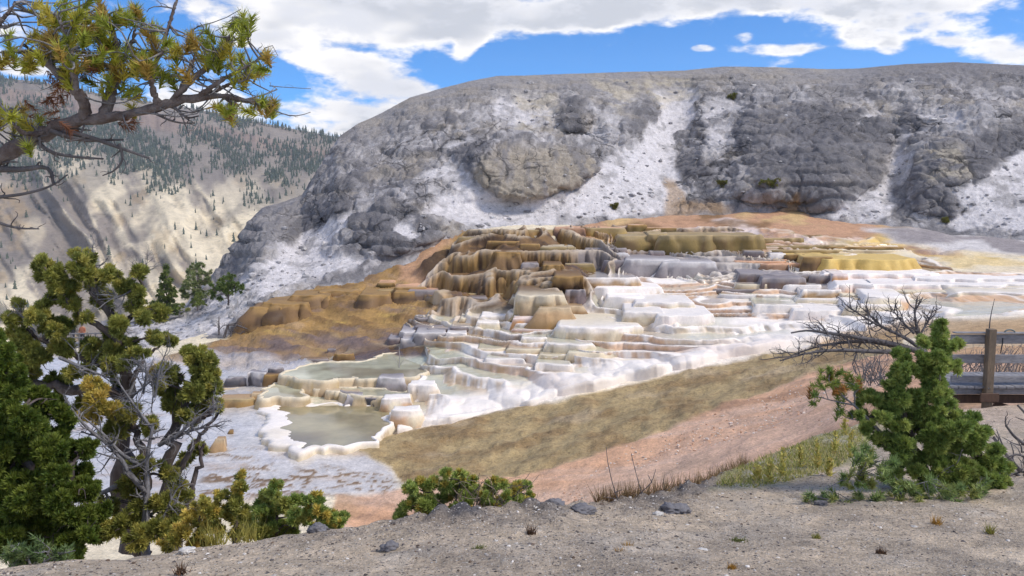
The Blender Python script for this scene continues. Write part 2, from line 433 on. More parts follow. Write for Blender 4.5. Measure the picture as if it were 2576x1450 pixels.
def land_fields(PX, PY):
    D = LAND_D(PX, PY)
    P = pt(PX, PY, D)
    X, Y, Z = P[..., 0], P[..., 1], P[..., 2]
    n1 = fbm(X * .12, Y * .12, 0, 3, 4); n2 = fbm(X * .5, Y * .5, 0, 9, 4); n3 = fbm(X * 1.8, Y * 1.8, 0, 21, 3)
    wx = PX + 40 * fbm(X * .2, Y * .2, 1, 31, 4); wy = PY + 14 * fbm(X * .25, Y * .25, 2, 41, 4)   # ragged region borders
    col = np.broadcast_to(K['cream'], P.shape).copy()
    wet = np.zeros(PX.shape)
    # white and cream terraces ground
    white = polymask(wx, wy, [(980, 1110), (990, 1040), (1030, 960), (1110, 900), (1230, 850), (1200, 800), (1330, 790), (1480, 770), (1500, 720), (1560, 690), (1800, 700), (2000, 690), (2250, 680), (2400, 690), (2700, 660), (2900, 660), (2900, 800), (2400, 800), (2100, 870), (1600, 960)], 14)
    col = blend(col, white, K['white'])
    flows = fbm(X * .35, Y * 1.6, 0, 77, 4)
    col = blend(col, white * sstep(.1, .6, flows) * .6, K['cream'])
    col = blend(col, white * sstep(.25, .7, fbm(X * .5, Y * 1.4, 5, 70, 3)) * .45, K['pinkwhite'])
    # upper orange, pink and gold spring deck
    deck = polymask(wx, wy, [(1380, 590), (1530, 520), (1700, 505), (1900, 510), (2100, 520), (2300, 545), (2420, 580), (2420, 640), (2000, 655), (1700, 640), (1500, 620)], 10)
    col = blend(col, deck, K['rust'] * .6 + K['pinktan'] * .4)
    fl = fbm(X * .16 + .6 * n1, Y * .1 + .8 * n1, 0, 88, 4)
    col = blend(col, deck * sstep(.0, .35, fl) * .75, K['gold'] * .5 + K['beige'] * .5)
    col = blend(col, deck * sstep(.25, .5, fbm(X * .2, Y * .15, 7, 81, 4)), K['pinkwhite'])
    col = blend(col, deck * sstep(.15, .5, fbm(X * .25, Y * .2, 3, 83, 4)) * .8, K['brown'])
    gold = polymask(wx, wy, [(2030, 640), (2200, 600), (2350, 605), (2450, 640), (2800, 640), (2900, 700), (2500, 690), (2330, 690), (2100, 690), (2000, 665)], 14)
    col = blend(col, gold * (.55 + .45 * sstep(-.3, .4, fl)), K['yellow'])
    col = blend(col, gold * sstep(.1, .45, fbm(X * .22, Y * .3, 3, 91, 4)), K['cream'])
    col = blend(col, gold * sstep(.25, .5, fbm(X * .2, Y * .3, 9, 93, 4)), K['rust'])
    greyflat = polymask(wx, wy, [(2180, 575), (2380, 570), (2600, 580), (2900, 590), (2900, 645), (2560, 640), (2420, 632), (2250, 615)], 12)
    col = blend(col, greyflat, K['lightgrey']); col = blend(col, greyflat * sstep(.0, .4, fl), K['grey'])
    col = blend(col, polymask(wx, wy, [(2420, 570), (2520, 580), (2470, 592), (2420, 580)], 6), K['white'])
    # brown wet apron below the olive wall
    mid = polymask(wx, wy, [(1030, 800), (1080, 700), (1150, 620), (1400, 575), (1500, 640), (1560, 690), (1480, 770), (1330, 792), (1150, 810)], 14)
    col = blend(col, mid, K['brown']); col = blend(col, mid * sstep(.0, .4, flows), K['darkbrown'] * 1.2)
    grey = polymask(wx, wy, [(1440, 650), (1560, 625), (1800, 640), (2000, 670), (2000, 700), (1760, 700), (1600, 690), (1480, 690)], 12)
    col = blend(col, grey, K['grey']); col = blend(col, grey * sstep(0., .5, flows), K['darkgrey'])
    # ochre slope
    och = polymask(wx, wy, [(380, 905), (560, 850), (620, 800), (640, 775), (760, 720), (940, 670), (1060, 615), (1160, 575), (1200, 600), (1080, 700), (1150, 780), (1080, 800), (1020, 840), (880, 890), (760, 930), (560, 930), (400, 925)], 10)
    # flow direction: down to the lower left, fine bands along it
    a = X * .62 + Y * .78; bcoord = X * .78 - Y * .62
    band = fbm(bcoord * .35 + 1.2 * n1, a * 1.3, 0, 55, 4)
    col = blend(col, och, K['ochre'] * 1.12); col = blend(col, och * sstep(-.1, .4, band) * .7, K['brown'])
    col = blend(col, och * sstep(.12, .45, fbm(bcoord * .25, a * .9, 4, 57, 4)) * .6, K['purple'] * 1.2)
    col = blend(col, och * sstep(.22, .5, fbm(bcoord * .3, a * 1.1, 8, 59, 4)) * .8, K['tan'] * 1.1)
    col = blend(col, och * sstep(.3, .55, fbm(bcoord * .3, a * 1.4, 12, 61, 4)) * .8, K['gold'] * .9)
    lowoch = polymask(wx, wy, [(400, 925), (560, 862), (760, 850), (960, 835), (1060, 810), (1010, 860), (880, 895), (760, 940), (560, 945)], 16)
    col = blend(col, lowoch * (.35 + .5 * sstep(-.2, .3, band)), K['purple'] * 1.1)
    pk = polymask(wx, wy, [(1000, 700), (1060, 620), (1150, 600), (1100, 650), (1050, 690), (1110, 720), (1130, 745), (1060, 735)], 8)
    col = blend(col, pk * .85, K['pinktan'] * .75)
    dk = polymask(wx, wy, [(1050, 700), (1100, 655), (1150, 625), (1170, 640), (1130, 700), (1100, 725)], 6)
    col = blend(col, dk * .9, K['darkbrown'] * .9)
    # pale wet flats on the left, shallow water over pale sinter
    flat = polymask(wx, wy, [(-400, 890), (380, 895), (420, 905), (560, 935), (760, 935), (860, 1000), (985, 1110), (890, 1130), (980, 1180), (1020, 1240), (850, 1250), (560, 1260), (-400, 1290)], 12)
    col = blend(col, flat, K['skygrey']); wet = np.maximum(wet, flat * .9)
    col = blend(col, flat * sstep(.05, .35, fbm(X * .3, Y * .3, 3, 64, 4)), K['lightgrey'] * 1.05)
    col = blend(col, flat * sstep(.2, .5, fbm(X * .4, Y * .7, 6, 66, 4)) * .55, K['tan'])
    rip = fbm(X * .9, Y * 3.2, 0, 67, 3, ridged=True)
    lowflat = polymask(wx, wy, [(500, 1130), (760, 1130), (900, 1130), (1000, 1200), (1020, 1245), (850, 1250), (500, 1260)], 20)
    lf = lowflat * sstep(.42, .58, rip) * sstep(-.15, .25, fbm(X * .25, Y * .25, 0, 69, 3))
    col = blend(col, lf * .9, K['brown']); wet *= 1 - .8 * lf
    bluewet = polymask(wx, wy, [(390, 905), (560, 890), (760, 905), (820, 935), (700, 965), (560, 950), (430, 950)], 14)
    col = blend(col, bluewet * .6, K['lightgrey'])
    wet = np.maximum(wet, bluewet * sstep(-.3, .3, flows) * .95)
    # pools bed (cream green)
    pool = polymask(wx, wy, [(670, 1000), (760, 930), (860, 895), (1000, 870), (1120, 880), (1180, 900), (1090, 930), (1030, 960), (1000, 1010), (985, 1060), (760, 1020)], 8)
    col = blend(col, pool, K['greencream']); col = blend(col, pool * sstep(.1, .4, n2), K['cream']); wet = np.maximum(wet, pool * .9)
    bp = polymask(wx, wy, [(840, 900), (950, 865), (1120, 865), (1100, 895), (980, 905), (850, 912)], 6)
    col = blend(col, bp, K['brown'] * .8); wet = np.maximum(wet, bp * .85)
    # olive wedge and pink slope in front of the terraces
    wed = polymask(PX, PY + 6 * n2 + 5 * n1, [(880, 1128), (985, 1092), (1300, 1028), (1600, 964), (1850, 904), (2100, 862), (2260, 830), (2280, 890), (2050, 940), (1850, 1010), (1700, 1070), (1480, 1150), (1300, 1195), (1150, 1205), (1020, 1225), (985, 1175)], 5)
    wcol = blend(np.broadcast_to(K['olivetan'], P.shape), sstep(-.1, .4, fbm(X * .5, Y * .9, 2, 72, 5)) * .55, K['brown'] * 1.05)
    wcol = blend(wcol, sstep(.2, .5, fbm(X * .3, Y * .5, 6, 73, 4)) * .7, K['beige'] * .85)
    wcol = blend(wcol, sstep(.3, .6, n3) * .35, K['darkbrown'])
    pin = polymask(wx, PY + 10 * n2 + 8 * n1, [(850, 1245), (1020, 1235), (1150, 1200), (1300, 1190), (1480, 1148), (1700, 1065), (1850, 1005), (2050, 935), (2280, 885), (2900, 870), (2900, 1600), (800, 1600)], 8)
    a2 = X * .9 - Y * .43; b2 = X * .43 + Y * .9
    st = fbm(a2 * .12, b2 * .9, 0, 74, 4)
    pcol = blend(np.broadcast_to(K['pinktan'], P.shape), sstep(-.1, .35, st) * .7, K['pink'])
    pcol = blend(pcol, sstep(.1, .4, fbm(a2 * .15, b2 * 1.2, 3, 75, 4)) * .6, K['rust'] * .9)
    pcol = blend(pcol, sstep(.25, .5, fbm(X * .3, Y * .4, 4, 76, 4)) * .5, K['tan'] * .8)
    pcol = blend(pcol, polymask(wx, wy, [(1300, 1290), (1700, 1120), (2100, 1010), (2150, 1060), (1800, 1200), (1500, 1300)], 30) * .6, K['pink'] * 1.02)
    col = blend(col, pin, pcol); wet *= 1 - pin
    farright = polymask(wx, wy, [(2300, 880), (2450, 820), (2900, 800), (2900, 900), (2400, 900)], 14)
    col = blend(col, farright * .7, K['tan'] * 1.05)
    col = blend(col, wed, wcol); wet *= 1 - wed
    strip = polymask(PX, PY + 5 * n2, [(2030, 850), (2300, 808), (2900, 790), (2900, 830), (2300, 850), (2060, 880)], 8)
    col = blend(col, strip * .8, K['tan'])
    # relief
    dz = .05 * n3 * (1 - flat) * (1 - pool) + .16 * n2 * (och + wed + pin) + .25 * n1 * (och + pin) * .8
    dz += och * (.55 * np.abs(fbm(bcoord * .30, a * .45, 2, 45, 3)) + .25 * band + .18 * fbm(bcoord * .9, a * 2.2, 2, 47, 3, ridged=True))
    dz += dk * .8 + deck * (.35 * fl + .2 * n2)
    dz += gold * .2 * n2 + wed * (.12 * n3)
    dz += flat * .02 * n2 + lf * .03
    return P, col, wet, dz, dict(white=white, mid=mid, wed=wed, pin=pin, deck=deck, gold=gold, grey=grey, pool=pool, flat=flat, och=och, greyflat=greyflat, n1=n1, n2=n2, n3=n3, flows=flows)

TERRACE_ZONE = [(1000, 1085), (1000, 1030), (1040, 950), (1080, 900), (1060, 850), (1020, 815), (1120, 780), (1040, 740), (1090, 690), (1150, 625), (1190, 596), (1420, 592), (1560, 575), (1900, 585), (2200, 610), (2300, 640), (2420, 690), (2840, 690),
                (2840, 785), (2300, 795), (2090, 852), (1850, 893), (1600, 953), (1300, 1018)]
def build_land():
    nc, nr = 560, 226
    px = np.linspace(-260, 2860, nc)
    top = smooth_line(px, HILL_BASE) - 14
    u = np.linspace(0, 1, nr)[:, None]
    PX = np.broadcast_to(px, (nr, nc)).copy()
    PY = top[None] + (1490 - top[None]) * u ** 1.15
    P, col, wet, dz, m = land_fields(PX, PY)
    under = polymask(PX, PY, TERRACE_ZONE, 16)
    P[..., 2] += dz * (1 - under) - .9 * sstep(.5, 1, under)
    P[..., 2] -= 5 * sstep(30, 160, PY - line(PX, EDGE))          # sinks away below the knoll
    me = mesh_np('terrain', P, grid_faces(nr, nc, True), col=col, extra={'wet': wet, 'moss': np.clip(m['wed'] + .18 * m['och'] + .08 * m['pin'], 0, 1)}, mats=[M_land])
    return link('terrain', me, kind='structure', label='spring terraces ground with ochre slope, pale flats and pink bank')

def build_terraces():
    """the stepped flowstone: sinuous rims, near-vertical fluted walls, shallow basins"""
    nc, nr = 830, 300
    px = np.linspace(985, 2850, nc)
    zt = np.array([[985, 740], [1060, 690], [1150, 600], [1200, 572], [1420, 572], [1560, 558], [1900, 566], [2200, 592], [2300, 620], [2400, 660], [2500, 672], [2850, 672]], float)
    zb = np.array([[985, 1105], [1300, 1034], [1600, 969], [1850, 910], [2100, 868], [2300, 812], [2850, 800]], float)
    top = np.interp(px, zt[:, 0], zt[:, 1]); bot = np.interp(px, zb[:, 0], zb[:, 1])
    u = np.linspace(0, 1, nr)[:, None]
    PX = np.broadcast_to(px, (nr, nc)).copy(); PY = top + (bot - top) * u
    P, col, wet, dz, m = land_fields(PX, PY)
    X, Y, Z = P[..., 0].copy(), P[..., 1].copy(), P[..., 2].copy()
    inz = polymask(PX, PY, TERRACE_ZONE, 12)
    low = sstep(85, 25, np.interp(PX, zb[:, 0], zb[:, 1]) - PY + 18 * m['n1'] * 2) * (1 - sstep(2000, 2200, PX))            # smooth snowy flowstone near the wedge
    m['mid'] = polymask(PX, PY + 8 * m['n1'], [(1030, 790), (1090, 690), (1150, 600), (1400, 565), (1520, 620), (1560, 680), (1480, 755), (1330, 785), (1150, 800)], 34)
    brown = np.clip(m['mid'] + m['grey'] * .6 + sstep(640, 600, PY) * .8, 0, 1)
    step = .26 + .18 * sstep(-.3, .5, vnoise(X * .06, Y * .06, 3, 71)) + .55 * brown + .9 * m['mid'] + .10 * low
    scal = .95 * np.abs(vnoise(X * .16, Y * .16, 0, 72)) + .36 * np.abs(vnoise(X * .42, Y * .42, 1, 73)) + .10 * np.abs(vnoise(X * 1.1, Y * 1.1, 2, 74)) + .03 * np.abs(vnoise(X * 2.6, Y * 2.6, 2, 75))
    ZR = -7.8
    q = (Z - ZR) / step + scal * (1.15 - .35 * low) + .5 * vnoise(X * .07, Y * .07, 9, 76)
    flatness = sstep(.02, .09, np.gradient(Z, axis=0) / np.minimum(np.gradient(Y, axis=0), -1e-3))
    q = (Z - ZR) / step + (q - (Z - ZR) / step) * (.15 + .85 * flatness)
    n = np.floor(q); f = q - n
    wf = .30 + .22 * low                                       # share of the rows that form the wall
    wz = sstep(0, 1, f / wf) * (1 - low) + np.sin(np.clip(f / wf, 0, 1) * math.pi / 2) * low
    zt_ = (n + wz) * step
    lip = np.exp(-((f - wf * 1.08) / .05) ** 2) * .05 - sstep(wf * 1.15, wf * 1.5, f) * .035
    newz = Z + (zt_ - q * step) + .5 * step * (1 - 2 * wf) * 0 + lip * (1 - low)
    slope = np.maximum(np.gradient(Z, axis=0) / np.minimum(np.gradient(Y, axis=0), -1e-3), .02)   # rise per metre of the mean slope
    run = np.clip(step / slope, .15, 2.6)
    gf = np.where(f < wf, f / wf * .08, .08 + (f - wf) / (1 - wf) * .92)
    ny = Y + (gf - f) * run * (1 - .5 * low)
    # fluting on the walls
    wallm = np.clip(1 - np.abs(f / wf - .5) * 2, 0, 1)
    flute = fbm(X * 2.0, Z * .4, Y * .2, 77, 3, ridged=True) * (.05 + .22 * brown + .15 * m['mid']) + .16 * brown * vnoise(X * .9, Z * .8, 3, 78) + m['mid'] * .7 * np.abs(vnoise(X * .55, Z * .35, 3, 84))
    ny = ny - wallm * flute
    fade = sstep(0.02, .5, inz)
    newz = newz * fade + (Z - 1.2) * (1 - fade); ny = ny * fade + Y * (1 - fade)
    bump = low * (.42 * np.abs(vnoise(X * .40, Y * .40, 4, 79)) ** .8 + .16 * np.abs(vnoise(X * 1.0, Y * 1.0, 5, 80)) - .15)
    P = np.stack([X * ny / Y, ny, newz + bump * fade + .03 * m['n3'] * (1 - wallm)], -1)
    # colours: stained walls, pale lips, basins
    strk = fbm(X * 2.8, Y * .15, Z * .25, 81, 3); reg = vnoise(X * .1, Y * .1, n * .7, 82); reg2 = vnoise(X * .13, Y * .13, n * 1.3 + 7, 83)
    left = sstep(1620, 1250, PX + .4 * (PY - 900)) * (1 - low)
    wallc = blend(np.broadcast_to(K['white'], P.shape), sstep(-.25, .4, strk + .5 * reg) * (.75 - .6 * low), K['beige'])
    wallc = blend(wallc, sstep(.05, .5, reg2 + .4 * strk) * (.7 - .5 * low), K['orange'] * .95)
    wallc = blend(wallc, left * sstep(-.3, .3, strk) * .6, K['tan'])
    wallc = blend(wallc, left * sstep(.1, .5, reg) * .7, K['grey'] * .8)
    wallc = blend(wallc, sstep(.45, .75, strk) * .5 * (1 - low), K['brown'])
    bw = blend(np.broadcast_to(K['ochre'] * .95, P.shape), sstep(-.2, .3, strk) * .85, K['brown'] * .85); bw = blend(bw, sstep(.1, .5, reg) * .7, K['olive']); bw = blend(bw, sstep(.1, .45, strk - reg2 * .4) * .85, K['darkbrown']); bw = blend(bw, sstep(.3, .6, -strk) * .5, K['tan'])
    bw = blend(bw, m['grey'] * .75, K['grey'] * .8)
    wallc = blend(wallc, brown, bw)
    onwall = 1 - sstep(wf * .75, wf * 1.05, f); 
    col = blend(col, onwall * .92, wallc)
    lipm = np.exp(-((f - wf) / .06) ** 2)
    col = blend(col, lipm * .7 * (1 - brown * .6), K['white'] * 1.0)
    col = blend(col, lipm * .5 * brown, K['beige'])
    basin = sstep(wf * 1.3, wf * 1.7, f) * sstep(-.15, .15, reg + .3 * left) * (1 - low)
    bc = blend(np.broadcast_to(K['greencream'] * .9, P.shape), sstep(.0, .4, reg2) * .8, K['tan'] * .9)
    col = blend(col, basin * (.65 + .2 * left) * (1 - brown), bc)
    col = blend(col, low * .55, K['white']); col = blend(col, low * sstep(.2, .6, reg2) * .3, K['pinkwhite'])
    wet = .10 * fade + .8 * basin * fade
    me = mesh_np('terraces', P, grid_faces(nr, nc, True), col=col, extra={'wet': wet}, mats=[M_terr])
    return link('terraces', me, kind='structure', label='sinuous white and cream travertine terraces stepping down the slope')

M_terr = earth_material('terrace_sinter', (1.2, 6.0), bump=0.35, dist=0.05, var=0.07)
M_land = earth_material('sinter_ground', (0.9, 4.0, 11.0), bump=0.7, dist=0.12, var=0.21, moss=True)

# ------------------------------------------------------------------ the grey hill
SCREE = [
    [(1690, 205), (1760, 225), (1750, 300), (1705, 350), (1690, 420), (1725, 480), (1690, 530), (1530, 545), (1400, 582), (1180, 580), (1120, 545), (1230, 515), (1330, 510), (1420, 490), (1500, 430), (1560, 395), (1615, 340), (1655, 290), (1650, 240)],
    [(1040, 440), (1120, 415), (1190, 440), (1260, 500), (1330, 512), (1250, 560), (1130, 560), (1080, 520), (1150, 480), (1110, 450)],
    [(480, 800), (560, 735), (640, 690), (740, 610), (800, 560), (880, 540), (880, 590), (830, 640), (960, 655), (760, 722), (640, 772), (560, 842), (430, 858), (380, 892), (300, 895), (330, 820), (400, 806)],
    [(2270, 330), (2300, 335), (2290, 420), (2240, 480), (2240, 530), (2200, 570), (2070, 550), (2130, 510), (2190, 470), (2230, 440)],
    [(2560, 380), (2700, 380), (2800, 600), (2400, 580), (2340, 560), (2420, 530), (2380, 470), (2480, 440)],
    [(2290, 250), (2400, 262), (2480, 300), (2450, 335), (2340, 320), (2300, 290)],
    [(1240, 228), (1340, 240), (1420, 280), (1400, 318), (1290, 335), (1220, 300)],
    [(2160, 300), (2230, 262), (2250, 272), (2190, 320), (2130, 345)],
    [(1780, 215), (1880, 235), (1900, 260), (1860, 300), (1840, 380), (1800, 400), (1760, 330)],
    [(1090, 370), (1180, 340), (1200, 352), (1120, 390)],
    [(1500, 310), (1560, 300), (1590, 330), (1520, 345)],
    [(1000, 560), (1050, 540), (1070, 590), (1040, 620), (1010, 600)],
]
DARK = [
    [(890, 560), (960, 510), (1000, 500), (1120, 560), (1090, 625), (990, 642), (930, 632), (900, 600)],
    [(1880, 290), (1990, 262), (2150, 275), (2250, 330), (2210, 450), (2130, 520), (1960, 530), (1880, 430), (1850, 330)],
    [(2290, 410), (2400, 340), (2576, 330), (2620, 370), (2480, 440), (2380, 470), (2400, 540), (2300, 530)],
    [(1600, 290), (1660, 255), (1640, 330), (1560, 335)], [(1190, 420), (1240, 365), (1200, 350), (1130, 380), (1180, 440)],
    [(1670, 420), (1760, 380), (1790, 440), (1740, 460), (1690, 450)], [(1390, 270), (1470, 250), (1480, 330), (1420, 330)],
    [(700, 600), (760, 540), (860, 470), (880, 530), (800, 560), (740, 610)],
]
BULGE = [  # (x, y, rx, ry, out metres)
    (1340, 425, 150, 85, 3.2), (1560, 320, 60, 40, 3), (1440, 290, 60, 45, 2.5), (1230, 400, 60, 40, 3), (1000, 575, 110, 70, 1.5), (2030, 380, 150, 120, 4), (2400, 430, 130, 90, 3), (1180, 300, 120, 40, 2),
    (740, 480, 90, 60, 1.5), (660, 590, 70, 90, 1.5), (860, 420, 90, 50, 1.5), (1500, 240, 80, 25, 1.8), (1740, 410, 50, 30, 2), (2150, 240, 220, 50, 2.5), (2480, 300, 120, 40, 2.5), (1900, 470, 70, 40, 3),
    (1700, 330, 70, 120, -4.5), (1240, 530, 120, 30, -2), (2250, 420, 40, 100, -3), (1830, 280, 50, 70, -2.5), (780, 600, 60, 60, -3), (2000, 530, 60, 25, -2),
]
DOME = [(1190, 430), (1240, 372), (1310, 350), (1410, 335), (1480, 390), (1505, 425), (1440, 470), (1340, 505), (1255, 492), (1205, 460)]
def hill_surface():
    nc, nr, nb = 780, 200, 12
    px = np.linspace(255, 2880, nc)
    base = smooth_line(px, HILL_BASE) + 26; crest = line(px, HILL_CREST)
    db = smooth_line(px, HB_D) - 3.0; dc = smooth_line(px, HC_D)
    u = np.linspace(0, 1, nr)[:, None]
    PX = np.broadcast_to(px, (nr, nc)).copy(); PY = base + (crest - base) * u
    prof = .62 * u + .38 * u ** 2.2
    D = db + (dc - db) * prof
    fade = sstep(0, .1, u) * (1 - sstep(.86, 1, u))
    for (x, y, rx, ry, a) in BULGE:
        e = ((PX - x) / rx) ** 2 + ((PY - y) / ry) ** 2
        D = D - a * np.exp(-e ** 1.5) * fade
    X0 = (PX - 1288) / FT * D
    wob = 16 * fbm(X0 * .25, PY * .02, 0, 28, 3)
    for p in DARK: D = D - .8 * polymask(PX + wob, PY + wob, p, 9) * fade
    D = D - 1.8 * polymask(PX + .4 * wob, PY + .4 * wob, DOME, 9) * fade * sstep(350, 450, PY)
    P = pt(PX, PY, D)
    # rolling away behind the crest
    back = []
    top = P[-1]; 
    for j in range(1, nb):
        t = j / (nb - 1)
        q = top.copy(); q[:, 1] += 55 * t; q[:, 0] *= 1 + 55 * t / top[:, 1]; q[:, 2] -= (.4 + 22 * t) * t
        back.append(q)
    return PX, PY, P, np.array(back), u

def build_hill():
    PX, PY, P, back, u = hill_surface()
    nr, nc = PX.shape
    N = grid_normals(P)
    X, Y, Z = P[..., 0], P[..., 1], P[..., 2]
    w1 = fbm(X * .10, Y * .10, Z * .10, 5, 4); w2 = fbm(X * .3, Y * .3, Z * .3, 15, 4)
    wx = PX + 26 * w1 + 14 * w2; wy = PY + 16 * fbm(X * .12, Y * .12, Z * .12, 25, 4) + 10 * fbm(X * .4, Y * .4, Z * .4, 35, 3)
    scree = np.zeros(PX.shape)
    for p, wgt in zip(SCREE, (1, .85, .95, .85, .8, .55, .6, .6, .5, .6, .6, .8)): scree = np.maximum(scree, wgt * polymask(wx, wy, p, 26))
    scree = sstep(.28, .80, scree + .42 * fbm((X - .5 * Z) * .55, Y * .5, Z * .35, 47, 4, gain=.62))
    dark = np.zeros(PX.shape)
    for p in DARK: dark = np.maximum(dark, polymask(wx, wy, p, 12))
    dome = polymask(PX + 5 * w2, PY + 4 * w2, [(1190, 430), (1240, 372), (1310, 350), (1410, 335), (1480, 390), (1505, 425), (1440, 470), (1340, 505), (1255, 492), (1205, 460)], 5)
    scree *= 1 - dome
    crest = line(PX, HILL_CREST)
    cap = 1 - sstep(15, 75, PY - crest + 14 * w2)
    cap *= sstep(840, 930, PX)
    wall = polymask(wx, wy, [(500, 740), (590, 615), (620, 560), (665, 520), (730, 505), (760, 500), (720, 590), (640, 670), (560, 722), (500, 760)], 8)
    n4 = fbm((X - .5 * Z) * .30, Y * .22, Z * .16, 45, 5, gain=.6)
    patch = sstep(-.02, .30, n4 + .22 * fbm(X * 1.4, Y * 1.4, Z * 1.1, 46, 3)) * (1 - cap) * (1 - dome) * (1 - wall) * (1 - .75 * dark)   # fallen pale debris lying on the ledges
    col = np.broadcast_to(K['rock'] * .92, P.shape).copy()
    col = blend(col, sstep(-.15, .3, fbm(X * .35, Y * .35, Z * .2, 52, 4)) * .75, K['rockdark'])
    col = blend(col, sstep(.1, .4, fbm(X * .25, Y * .25, Z * .5, 53, 4)) * .5, K['rocktan'])
    col = blend(col, patch * .55, K['scree'] * .82)
    wash = fbm((X + .25 * Z) * .85, Y * .3, Z * .13, 49, 5, gain=.6)
    col = blend(col, sstep(.12, .5, wash) * .5 * (1 - cap), K['scree'] * .85)
    col = blend(col, sstep(.10, .45, -wash) * .5 * (1 - cap), K['rockdark'] * .8)
    mott = fbm((X - .4 * Z) * .8, Y * .6, Z * .5, 48, 5, gain=.65)
    col = blend(col, sstep(.12, .45, mott) * .55 * (1 - cap) * (1 - .6 * dark), K['scree'] * .9)
    col = blend(col, sstep(.12, .45, -mott) * .5, K['rockdark'] * .9)
    col = blend(col, scree * (.8 + .2 * sstep(-.4, .2, mott)), K['scree'])
    col = blend(col, scree * sstep(.15, .4, fbm(X * .5, Y * .5, Z * .5, 54, 4)) * .65, K['rock'] * .9)
    col = blend(col, dark * (1 - scree) * (.6 + .3 * sstep(-.2, .2, w2)), K['rockdark'] * .92)
    strk = fbm(X * 1.1, Y * .3, Z * .12, 57, 4)
    dcol = blend(np.broadcast_to(K['rocktan'] * .85, P.shape), sstep(-.05, .35, strk) * .7, K['rockdark'] * 1.15)
    col = blend(col, dome * sstep(345, 410, PY + 20 * w2) * .9, dcol)
    ccol = blend(np.broadcast_to(K['rock'] * 1.0, P.shape), sstep(-.2, .3, fbm(X * .3, Y * .3, Z * .6, 58, 4)) * .5, K['rocktan'] * .9)
    ccol = blend(ccol, sstep(2050, 2300, PX) * .75, K['rockdark'] * 1.25)
    col = blend(col, cap * .85, ccol)
    wcol = blend(np.broadcast_to(K['rock'] * .9, P.shape), sstep(-.1, .3, fbm(X * .9, Y * .3, Z * .08, 59, 4)) * .6, K['rockdark'] * 1.1)
    col = blend(col, wall, wcol)
    # cream cliffs below the crest
    for poly in ([(1290, 245), (1400, 250), (1410, 325), (1290, 330)], [(1480, 200), (1600, 195), (1610, 250), (1560, 290), (1500, 260)], [(1620, 185), (1750, 195), (1760, 240), (1660, 280), (1620, 240)], [(2290, 370), (2420, 380), (2440, 440), (2330, 460)]):
        mk = polymask(wx, wy, poly, 12)
        col = blend(col, mk * .55 * sstep(-.3, .2, fbm(X * .3, Y * .3, Z * 1.4, 60, 4)), K['cream'] * .72)
    rust = polymask(wx, wy, [(1660, 545), (1670, 450), (1700, 460), (1720, 500), (1800, 515), (1860, 545)], 8) + polymask(wx, wy, [(1960, 545), (1985, 490), (2010, 480), (2020, 510), (2000, 545)], 6)
    col = blend(col, np.clip(rust, 0, 1) * .7, K['tan'] * .75)
    seam = polymask(wx, wy, [(1860, 545), (1890, 470), (1960, 470), (1960, 545)], 10)
    col = blend(col, seam * .6, K['grey'])
    base = smooth_line(PX, HILL_BASE)
    # relief: blocks and cracks on the bare rock, smooth screes
    rockm = np.clip(1 - scree * .88 - cap * .55, .08, 1)
    f1, f2 = worley(X * .30 + .5 * w2, Y * .30, Z * .36 + .5 * w1, 3)
    g1, g2 = worley(X * .8 + .4 * w2, Y * .8, Z * 1.0, 8)
    crack = 1 - sstep(.0, .10, f2 - f1)
    d = rockm * (.10 * np.minimum(f2 - f1, .5) * (1 - .6 * wall) * (1 - .7 * dome) - .35 * crack * (1 - .5 * wall) - .12 * (1 - sstep(0, .12, g2 - g1)) * (1 - wall))
    d += rockm * (.6 * fbm(X * .13, Y * .13, Z * .13, 61, 4) + .30 * fbm(X * .5, Y * .25, Z * .14, 66, 4, ridged=True) + .10 * fbm(X * 1.5, Y * .8, Z * 1.1, 68, 3, ridged=True))
    strata = np.abs(((Z + .8 * w1 + .3 * w2) / 1.5) % 1 - .5)
    d += rockm * .5 * sstep(.05, .2, strata) * sstep(0., .35, w1 + .2)
    d += dome * (.35 * strk + .35 * fbm(X * .4, Y * .4, Z * .25, 63, 3))
    d += wall * (.5 * fbm(X * .9, Y * .3, Z * .07, 64, 3))
    d += .10 * fbm(X * 2.2, Y * 2.2, Z * 2.2, 62, 3)
    d += scree * .12 * np.clip(fbm(X * 1.3, Y * 1.3, Z * 1.3, 65, 3) - .12, 0, 1) * 2.2
    edge = 1 - sstep(.93, 1.0, u) * .8
    edge = edge * (.35 + .65 * sstep(20, 70, PY - crest + 45)) * (.12 + .88 * sstep(-14, 26, base - PY))
    P2 = P + N * (d * edge)[..., None]
    # let the crest itself be knobbly
    P2[-1, :, 2] += .0
    bcol = np.broadcast_to(col[-1], (len(back),) + col[-1].shape)
    off = (P2[-1] - P[-1])[None]
    Pall = np.concatenate([P2, back + off * np.linspace(1, 0, len(back))[:, None, None]], 0)
    call = np.concatenate([col, bcol], 0)
    R, Cc = Pall.shape[:2]
    rk = np.concatenate([np.clip(1 - 1.2 * scree, 0, 1) * (1 - .7 * cap), np.zeros((len(back), nc))], 0)
    me = mesh_np('hill', Pall, grid_faces(R, Cc), col=call, extra={'wet': np.zeros(R * Cc), 'rock': rk}, mats=[M_rock])
    return link('hill', me, kind='structure', label='broad grey travertine hill streaked with white scree'), P2, PX, PY

M_rock = earth_material('travertine_rock', (1.3, 3.6, 9.0), bump=0.8, dist=0.18, var=0.20, cracks=[(.13, .035, .7), (.36, .04, .5)])

